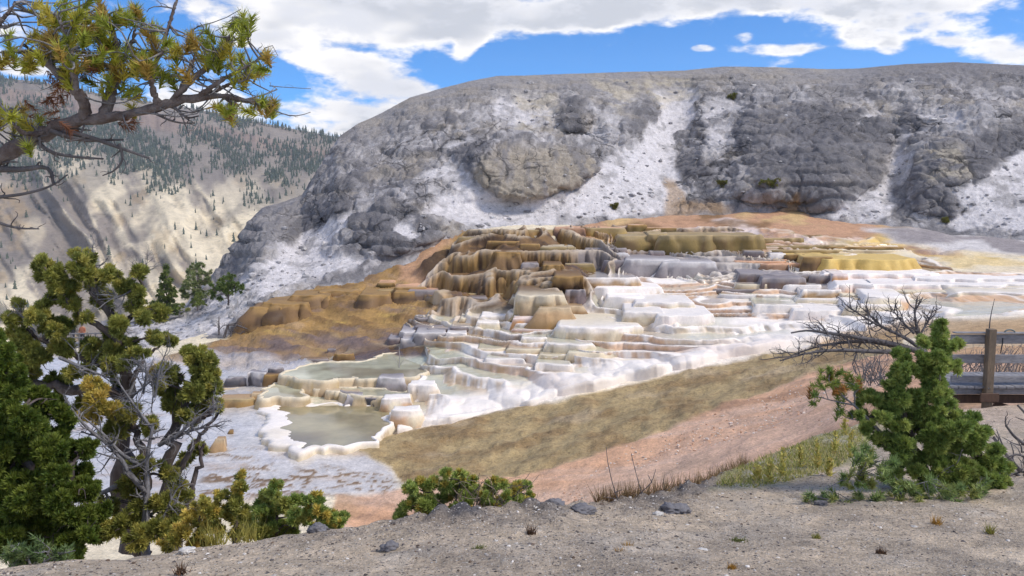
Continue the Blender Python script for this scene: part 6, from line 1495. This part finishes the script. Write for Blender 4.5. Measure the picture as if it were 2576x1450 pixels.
# ------------------------------------------------------------------ conifers on the mountain
def conifer_mesh(seed, tiers=5, sides=5):
    rs = np.random.RandomState(seed); V = []; T = []; n = 0
    for k in range(tiers):
        f = k / tiers; z0 = .10 + .86 * f; r = (.24 * (1 - f) ** .8 + .015) * rs.uniform(.8, 1.15); z1 = z0 + .30 * (1 - f * .55)
        a = np.linspace(0, 2 * math.pi, sides, endpoint=False) + rs.rand() * 3
        rr = r * rs.uniform(.65, 1.25, sides)
        V += [[math.cos(t) * q, math.sin(t) * q, z0 - rs.uniform(0, .05)] for t, q in zip(a, rr)] + [[rs.normal(0, .01), rs.normal(0, .01), min(z1, 1.0)]]
        T += [[n + j, n + (j + 1) % sides, n + sides] for j in range(sides)]; n += sides + 1
    V += [[-.02, 0, -.12], [.02, 0, -.12], [0, .02, .2]]; T.append([n, n + 1, n + 2])
    return np.array(V, float), np.array(T)
def conifer_material():
    m = bpy.data.materials.new('conifer_needles'); m.use_nodes = True
    g = NT(m.node_tree); b = m.node_tree.nodes['Principled BSDF']
    pos = g.n('ShaderNodeNewGeometry').outputs['Position']
    n = g.noise(pos, .08, 3, .6)
    g.put(b.inputs['Base Color'], g.mix(g.ramp(n, .3, .7), (.06, .082, .068, 1), (.105, .125, .088, 1))); b.inputs['Roughness'].default_value = .8
    return m
def mountain_trees():
    rs = np.random.RandomState(23); M = conifer_material()
    protos = [conifer_mesh(s) for s in range(4)]
    mes = [mesh_np('conifer', v, None, t, mats=[M], smooth=False) for v, t in protos]
    nr, nc = MT_PX.shape; sp = []
    U = np.linspace(0, 1, nr)
    N = 60000
    ii = rs.randint(8, nr - 1, N); jj = rs.randint(0, nc, N); x = MT_PX[ii, jj]; y = MT_PY[ii, jj]
    ok = (x > -40) & (x < 875) & (y < line(x, HILL_CREST) - 4) & ~((x < 470) & (y > 775))
    u = (y - 860) / (line(x, MT_RIDGE) - 860)
    nz = fbm(x * .012, y * .015, 0 * x, 33, 3); nf = fbm(x * .05, y * .05, 0 * x, 34, 2)
    pr = sstep(.58, .82, u + .05 * np.sin(x * .02)) * sstep(-.22, .22, nz + .25 * nf) ** 1.5 + .022 * sstep(.0, .3, nz) + .003
    pr = pr * np.where((u > .90) & (u < .965), .35, 1.0)
    k = np.nonzero(ok & (rs.rand(N) < pr * 1.0))[0][:4300]
    sp = [(int(ii[q]), int(jj[q]), float(x[q]), float(y[q])) for q in k]
    for k in range(330):                                     # along the skyline
        x = rs.uniform(-40, 870); j = int(np.argmin(np.abs(MT_PX[0] - x))); sp.append((nr - 1 - rs.randint(0, 3), j, x, MT_PY[-1, j]))
    sp.sort(key=lambda s: -s[3])
    SV, ST, n0 = [], [], 0
    for k, (i, j, x, y) in enumerate(sp):
        p = MT_P[i, j] + np.array([rs.uniform(-6, 6), rs.uniform(-4, 4), 0]); h = (5.5 + 8.5 * rs.rand() ** 1.6) * math.sqrt(p[1] / 1400.0); w = rs.uniform(.65, 1.15)
        if k < 300:
            o = link('conifer', mes[k % 4], label='small dark conifer on the %s of the far mountainside, %s' % ('bare lower spurs' if y > 560 else 'open middle slope' if y > 440 else 'wooded upper slope', 'towards its left end' if x < 280 else 'midway along' if x < 560 else 'towards the grey hill'), cat='tree', group='conifers on the far mountainside', loc=tuple(p - np.array([0, 0, .6])))
            o.scale = (h * w, h * w, h); o.rotation_euler = (0, 0, rs.rand() * 6)
        else:
            v, t = protos[k % 4]; a = rs.rand() * 6; c, s_ = math.cos(a), math.sin(a)
            q = v * np.array([h * w, h * w, h]); q = np.c_[q[:, 0] * c - q[:, 1] * s_, q[:, 0] * s_ + q[:, 1] * c, q[:, 2]] + p
            SV.append(q); ST.append(t + n0); n0 += len(v)
    link('forest', mesh_np('forest', np.concatenate(SV), None, np.concatenate(ST), mats=[M], smooth=False), label='dark conifer wood covering the upper mountainside and rim', kind='stuff')

# ------------------------------------------------------------------ boardwalk
M_plank = bark_material('weathered_planks', 9, (.30, .29, .30), (.20, .195, .21), bump=.5, dist=.004, stretch=(.25, 1, 1))
M_post = bark_material('brown_posts', 14, (.22, .16, .105), (.15, .115, .085), bump=.5, dist=.004, stretch=(1, 1, .2))
M_under = bark_material('dark_framing', 9, (.085, .05, .036), (.13, .075, .05), bump=.5, dist=.004)
def wbox(name, c, half, mat, parent, rot=None, bev=.006):
    import bmesh
    bm = bmesh.new(); bmesh.ops.create_cube(bm, size=2)
    for v in bm.verts: v.co = Vector((v.co.x * half[0], v.co.y * half[1], v.co.z * half[2]))
    bmesh.ops.bevel(bm, geom=bm.edges[:], offset=min(bev, min(half) * .5), segments=1, affect='EDGES')
    me = bpy.data.meshes.new(name); bm.to_mesh(me); bm.free(); me.materials.append(mat)
    o = link(name, me, parent=parent, loc=tuple(c))
    if rot: o.rotation_euler = rot
    return o
def boardwalk():
    D = 13.4; base = pt(2487, 1052, D)
    root = empty('boardwalk', 'weathered wooden boardwalk with post and rail fence at the right edge', 'boardwalk', loc=tuple(base))
    def lp(px, py, dD=0.0): return np.asarray(pt(px, py, D + dD)) - base
    s = D / FT
    def span(name, x0, x1, y0, y1, dD, th, mat, tilt=0.0):
        a, b = lp(x0, (y0 + y1) / 2, dD), lp(x1, (y0 + y1) / 2 + tilt, dD); c = (a + b) / 2; d = b - a
        return wbox(name, c, (np.linalg.norm(d) / 2, th, abs(y1 - y0) * s / 2), mat, root, rot=(0, -math.atan2(d[2], d[0]), 0))
    for x, t0, t1 in ((3130, 822, 1064), (2810, 822, 1064), (2487, 828, 1058)):
        post = wbox('post', (lp(x, t0) + lp(x, t1)) / 2, (.062, .062, abs(lp(x, t0)[2] - lp(x, t1)[2]) / 2), M_post, root)
    span('top_rail', 2392, 3200, 842, 866, .10, .022, M_plank, -4); wbox('rail_cap', lp(2796, 839, .10), (2.67, .06, .010), M_plank, root, rot=(0, .005, 0))
    span('middle_rail', 2392, 3200, 892, 914, .10, .022, M_plank, 2)
    span('kick_rail', 2392, 3200, 945, 962, .12, .022, M_plank, 3)
    zt = float(lp(2487, 972)[2]); x0, x1 = lp(2392, 972)[0], lp(3200, 972)[0]
    x = x0; rs = np.random.RandomState(2)
    while x < x1:
        w = .135; wbox('plank', (x + w / 2, .07 + .52, zt - .02 + rs.uniform(-.003, .003)), (w / 2 - .004, .60 + rs.uniform(-.012, .012), .02), M_plank, root, bev=.004); x += w
    span('fascia_board', 2392, 3200, 977, 992, .09, .02, M_plank, 2)
    span('joist', 2392, 3200, 993, 1014, .22, .03, M_under, 2)
    span('cleat', 2466, 2512, 990, 1012, -.075, .02, M_under); 
    a, b = lp(2500, 1018, .25), lp(2640, 1060, .25); c = (a + b) / 2; d = b - a
    wbox('brace', c, (np.linalg.norm(d) / 2, .03, .065), M_under, root, rot=(0, -math.atan2(d[2], d[0]), 0))
    a, b = lp(2480, 1062, .35), lp(2700, 1012, .35); c = (a + b) / 2; d = b - a
    wbox('brace', c, (np.linalg.norm(d) / 2, .03, .06), M_under, root, rot=(0, -math.atan2(d[2], d[0]), 0))
    for y in (978, 1003, 1028):
        tb = TB(); p = lp(2487, y, -.062) - np.array(post.location[:]); tb.tube(np.array([p, p + np.array([0, -.012, 0])]), .012, .009, 8)
        link('bolt', tb.mesh('bolt', M_bolt), parent=post)
    # strap left looped over the top rail
    o = np.asarray(pt(2540, 838, D + .08)); tb = TB()
    th = np.linspace(0, math.pi, 14); tb.tube(np.c_[-.09 * np.cos(th), 0 * th, .055 * np.sin(th) + .0], .013, .013, 7)
    link('strap_handle', tb.mesh('strap_handle', M_strap), label='grey green looped strap resting on the top rail', cat='strap', loc=tuple(o))
    tb = TB(); q = np.array([[0, -.05, .0], [.002, -.052, -.08], [-.012, -.05, -.18], [-.02, -.05, -.26]]); tb.tube(q, .011, .009, 6)
    link('dark_strap', tb.mesh('dark_strap', M_strapdark), label='dark strap end hanging below the top rail', cat='strap', loc=tuple(np.asarray(pt(2518, 850, D + .08))))
def flat_mat(name, c, rough=.7):
    m = bpy.data.materials.new(name); m.use_nodes = True; g = NT(m.node_tree); b = m.node_tree.nodes['Principled BSDF']
    n = g.noise(g.n('ShaderNodeNewGeometry').outputs['Position'], 30, 3, .6)
    g.put(b.inputs['Base Color'], g.mix(n, tuple(x * .75 for x in c) + (1,), c + (1,))); b.inputs['Roughness'].default_value = rough
    return m
M_bolt = flat_mat('bolt_steel', (.32, .33, .35), .4); M_strap = flat_mat('strap_webbing', (.16, .19, .19)); M_strapdark = flat_mat('strap_dark', (.02, .025, .035))

# ------------------------------------------------------------------ far railing with visitors on the left
def far_walk():
    D = 72; off = np.asarray(pt(395, 812, 74)); root = empty('wooden_railing', 'long grey railing climbing below the spruce at the hill foot', 'railing', loc=tuple(off))
    for y in (0, 11):
        tb = TB(); tb.tube(poly3([(325, 812 + y, 74), (380, 803 + y, 74), (425, 793 + y, 74), (462, 784 + y, 74)], 16) - off, .09, .08, 6); link('rail', tb.mesh('rail', M_grey), parent=root)
    for x in (340, 368, 396, 424, 452):
        y = np.interp(x, [325, 380, 425, 462], [812, 803, 793, 784]); tb = TB(); tb.tube(np.array([pt(x, y - 3, 74), pt(x, y + 24, 74)]) - off, .08, .08, 6); link('post', tb.mesh('post', M_grey), parent=root)
    off = np.asarray(pt(180, 868, 68)); root = empty('viewing_platform', 'pale fenced viewing platform glimpsed through the big juniper', 'platform', loc=tuple(off))
    for y in (842, 852):
        tb = TB(); tb.tube(np.array([pt(95, y, 68), pt(300, y - 4, 68)]) - off, .07, .07, 6); link('rail', tb.mesh('rail', M_grey), parent=root)
    for x in range(100, 301, 20):
        tb = TB(); tb.tube(np.array([pt(x, 840 - .02 * (x - 100), 68), pt(x, 868, 68)]) - off, .07, .07, 6); link('post', tb.mesh('post', M_grey), parent=root)
    wbox('deck', np.asarray(pt(198, 868, 69)) - off, (3.7, 1.2, .08), M_plank, root)
    cols = [(112, (.04, .06, .12), 'person in dark blue jacket at the left end of the fenced platform'), (140, (.05, .16, .32), 'person in blue jacket behind the big juniper'), (184, (.03, .03, .035), 'person in black jacket on the fenced platform'), (209, (.42, .16, .09), 'person in orange top behind the juniper branches')]
    for x, c, lab in cols:
        o = np.asarray(pt(x, 866, 69)); rt = empty('person', lab, 'person', loc=tuple(o))
        me = bpy.data.meshes.new('body')
        J = [(0, 0, .95), (0, 0, 1.25), (0, 0, 1.45), (0, .0, 1.56), (0, -.02, 1.66), (.10, 0, .9), (.11, -.03, .5), (.11, 0, .06), (.11, -.12, .03), (-.10, 0, .9), (-.11, -.02, .5), (-.11, .02, .06), (-.11, -.1, .03), (.20, 0, 1.40), (.26, -.02, 1.12), (.20, -.18, .95), (-.20, 0, 1.40), (-.26, -.02, 1.12), (-.22, -.12, .92)]
        E = [(0, 1), (1, 2), (2, 3), (3, 4), (0, 5), (5, 6), (6, 7), (7, 8), (0, 9), (9, 10), (10, 11), (11, 12), (2, 13), (13, 14), (14, 15), (2, 16), (16, 17), (17, 18)]
        R = [.17, .17, .17, .065, .11, .10, .075, .055, .04, .10, .075, .055, .04, .075, .055, .04, .075, .055, .04]
        import bmesh
        bm = bmesh.new(); sl = bm.verts.layers.skin.verify(); vs = [bm.verts.new(j) for j in J]
        for i, r in enumerate(R): vs[i][sl].radius = (r, r * .8 if i < 3 else r); vs[i][sl].use_root = i == 0
        for e0, e1 in E: bm.edges.new((vs[e0], vs[e1]))
        bm.to_mesh(me); bm.free()
        ob = link('body', me, parent=rt); sk = ob.modifiers.new('skin', 'SKIN'); sb = ob.modifiers.new('sub', 'SUBSURF'); sb.levels = 1; sb.render_levels = 1
        m = bpy.data.materials.new('clothing'); m.use_nodes = True; g = NT(m.node_tree); b = m.node_tree.nodes['Principled BSDF']
        sp_ = g.n('ShaderNodeSeparateXYZ'); g.put(sp_.inputs[0], g.n('ShaderNodeTexCoord').outputs['Object'])
        cc = g.mix(g.m('GREATER_THAN', sp_.outputs[2], .93), (.05, .055, .08, 1), c + (1,)); cc = g.mix(g.m('GREATER_THAN', sp_.outputs[2], 1.52), cc, (.5, .32, .24, 1))
        g.put(b.inputs['Base Color'], cc); b.inputs['Roughness'].default_value = .8; me.materials.append(m)
        tb = TB(); th = np.linspace(.35, math.pi / 2 + 1.5, 7); tb.tube(np.c_[0 * th, 0 * th, 1.70 + .06 * np.linspace(-.8, 1, 7)], np.array([.105, .118, .122, .12, .105, .075, .02]), None, 8)
        link('hair', tb.mesh('hair', M_bark), parent=rt)

# ------------------------------------------------------------------ loose stones
ICO = None
def ico():
    global ICO
    if ICO is None:
        import bmesh
        bm = bmesh.new(); bmesh.ops.create_icosphere(bm, subdivisions=1, radius=1); bm.verts.ensure_lookup_table()
        ICO = (np.array([v.co[:] for v in bm.verts]), np.array([[v.index for v in f.verts] for f in bm.faces])); bm.free()
    return ICO
def stones(name, label, pos, size, pal, mat, rs, flat=.6):
    V0, T0 = ico(); n = len(pos)
    sc = np.asarray(size).reshape(-1, 1, 1) * rs.uniform(.6, 1.3, (n, 1, 3)) * np.array([1, 1, flat])
    V = V0[None] * sc * rs.uniform(.75, 1.2, (n, len(V0), 1))
    a = rs.rand(n) * 6.28; c, s_ = np.cos(a)[:, None], np.sin(a)[:, None]
    V = np.stack([V[..., 0] * c - V[..., 1] * s_, V[..., 0] * s_ + V[..., 1] * c, V[..., 2]], -1) + np.asarray(pos)[:, None]
    T = (T0[None] + (np.arange(n) * len(V0))[:, None, None]).reshape(-1, 3)
    col = np.repeat(np.array(pal)[rs.randint(0, len(pal), n)] * rs.uniform(.75, 1.2, (n, 1)), len(V0), 0)
    return link(name, mesh_np(name, V.reshape(-1, 3), None, T, col=col, extra={'wet': np.zeros(len(col))}, mats=[mat], smooth=False), label=label, kind='stuff')
def rubble():
    rs = np.random.RandomState(41)
    idx = rs.randint(0, HILL_PX.size, 60000); x = HILL_PX.ravel()[idx]; y = HILL_PY.ravel()[idx]
    m = np.zeros(len(idx))
    for p in SCREE: m = np.maximum(m, polymask(x, y, p, 14))
    m = np.maximum(m, .35 * polymask(x, y, [(1420, 560), (1520, 440), (1600, 460), (1660, 530), (1500, 560)], 20) + m)
    keep = (rs.rand(len(idx)) < m * .10 + .010) & (y > line(x, HILL_CREST) + 12) & (y < line(x, HILL_BASE) + 6)
    pos = HILL_P.reshape(-1, 3)[idx[keep]][:1300]
    stones('rubble', 'loose grey blocks and chips scattered over the white scree', pos, .09 + .42 * rs.rand(len(pos)) ** 4.5, [srgb(160, 157, 158), srgb(184, 180, 180), srgb(146, 143, 146), srgb(200, 196, 194), srgb(190, 186, 185)], M_rock, rs)
    x = rs.uniform(1250, 2200, 5000); y = rs.uniform(930, 1280, 5000)
    k = polymask(x, y, [(1330, 1280), (1500, 1165), (1750, 1070), (2060, 960), (2200, 960), (2150, 1060), (1850, 1165), (1600, 1260)], 25) > rs.rand(5000)
    x, y = x[k][:1500], y[k][:1500]
    stones('pale_chips', 'small white stone chips strewn over the pink slope', pt(x, y, LAND_D(x, y)), .02 + .05 * rs.rand(len(x)) ** 3, [srgb(226, 214, 204), srgb(206, 188, 172), srgb(190, 150, 124)], M_pebble, rs)
    # pebbles on the knoll
    nr = 130; P = KNOLL_P[:nr]; px = KNOLL_PX[:nr]
    i = rs.randint(33, nr - 2, 4200); j = rs.randint(60, px.shape[1] - 60, 4200)
    pos = P[i, j] + np.c_[rs.uniform(-.012, .012, (4200, 2)), np.zeros(4200)]
    size = .0028 + .009 * rs.rand(4200) ** 5 + .0018 * (pos[:, 1] - 3.5).clip(0, 4)
    stones('pebbles', 'pebbles and dark grit strewn over the gravel knoll', pos, size, [srgb(100, 95, 95), srgb(84, 78, 76), srgb(196, 190, 184), srgb(150, 142, 136), srgb(212, 206, 200), srgb(120, 112, 108), srgb(104, 88, 76)], M_pebble, rs)
    tb = TB()
    for k in range(170):
        q = P[rs.randint(40, nr - 3), rs.randint(60, px.shape[1] - 60)]; a = rs.rand() * 6.28; l = rs.uniform(.02, .07)
        e = q + np.array([math.cos(a) * l, math.sin(a) * l, .004]); tb.tube(bend(q + np.array([0, 0, .004]), e, 4, .12, 0, rs), .0016, .001, 4)
    link('litter', tb.mesh('litter', M_dead), label='thin dead twigs littering the gravel knoll', kind='stuff')
    # stones large enough to count
    def rock(label, x, y, r, dark, flat=.55):
        b = knoll_z(x, y); R = r * b[1] / FT
        import bmesh
        bm = bmesh.new(); bmesh.ops.create_icosphere(bm, subdivisions=4, radius=1)
        v = np.array([q.co[:] for q in bm.verts]); f1, f2 = worley(v[:, 0] * 1.6 + x, v[:, 1] * 1.6, v[:, 2] * 1.6, 5)
        k = 1 + .55 * fbm(v[:, 0] * 1.4 + x, v[:, 1] * 1.4 + y, v[:, 2] * 1.4, 4, 4) + .22 * fbm(v[:, 0] * 5 + x, v[:, 1] * 5 + y, v[:, 2] * 5, 6, 3, ridged=True) - .3 * (1 - sstep(0, .3, f2 - f1)) * .6
        v = v * k[:, None] * np.array([R, R * .8, R * flat])
        T = np.array([[q.index for q in f.verts] for f in bm.faces]); bm.free()
        c = np.broadcast_to(srgb(112, 110, 114) if dark else srgb(192, 188, 184), v.shape)
        link('rock', mesh_np('rock', v, None, T, col=c, extra={'wet': np.zeros(len(v))}, mats=[M_pebble]), label=label, cat='rock', loc=tuple(np.asarray(b) + np.array([0, 0, R * flat * .35])))
    for a in (('grey lumpy rock on the gravel left of centre', 980, 1380, 22, True), ('pale flat stone near the bottom edge', 2590 - 1000 + 175, 1388, 16, False, .3), ('dark crusty rock on the rim right of the spreading shrub', 1395, 1276, 26, True), ('dark crusty rock midway along the rim', 1465, 1288, 30, True, .4), ('dark low block where the dry grass begins', 1700, 1288, 36, True, .4), ('pale stone beside the dark low block', 1655, 1296, 14, False, .4), ('white chunk on the rim below the big juniper', 470, 1388, 22, False, .35), ('dark rock at the end of the left rim', 800, 1336, 24, True), ('small grey stone in the right foreground', 2300, 1330, 10, False), ('dark rock under the low pine', 2065, 1272, 16, True), ):
        rock(*a)
M_pebble = earth_material('stone', (9.0, 40.0), bump=.8, dist=.01, var=.22)
def haze():
    m = bpy.data.materials.new('thin_air'); m.use_nodes = True; nt = m.node_tree; nt.nodes.clear()
    o = nt.nodes.new('ShaderNodeOutputMaterial'); v = nt.nodes.new('ShaderNodeVolumePrincipled')
    v.inputs['Color'].default_value = (.82, .9, 1.0, 1); v.inputs['Density'].default_value = HAZE; v.inputs['Anisotropy'].default_value = .2
    nt.links.new(v.outputs[0], o.inputs['Volume'])
    V = np.array([[x, y, z] for x in (-1800, 1800) for y in (-60, 2700) for z in (-160, 480)], float)
    Q = np.array([[0, 1, 3, 2], [4, 6, 7, 5], [0, 4, 5, 1], [2, 3, 7, 6], [0, 2, 6, 4], [1, 5, 7, 3]])
    link('haze', mesh_np('haze', V, Q, mats=[m], smooth=False), label='thin blue air between the viewer and the mountain', kind='stuff')
HAZE = .0001
haze()
mid_trees(); mountain_trees(); boardwalk(); far_walk(); rubble()
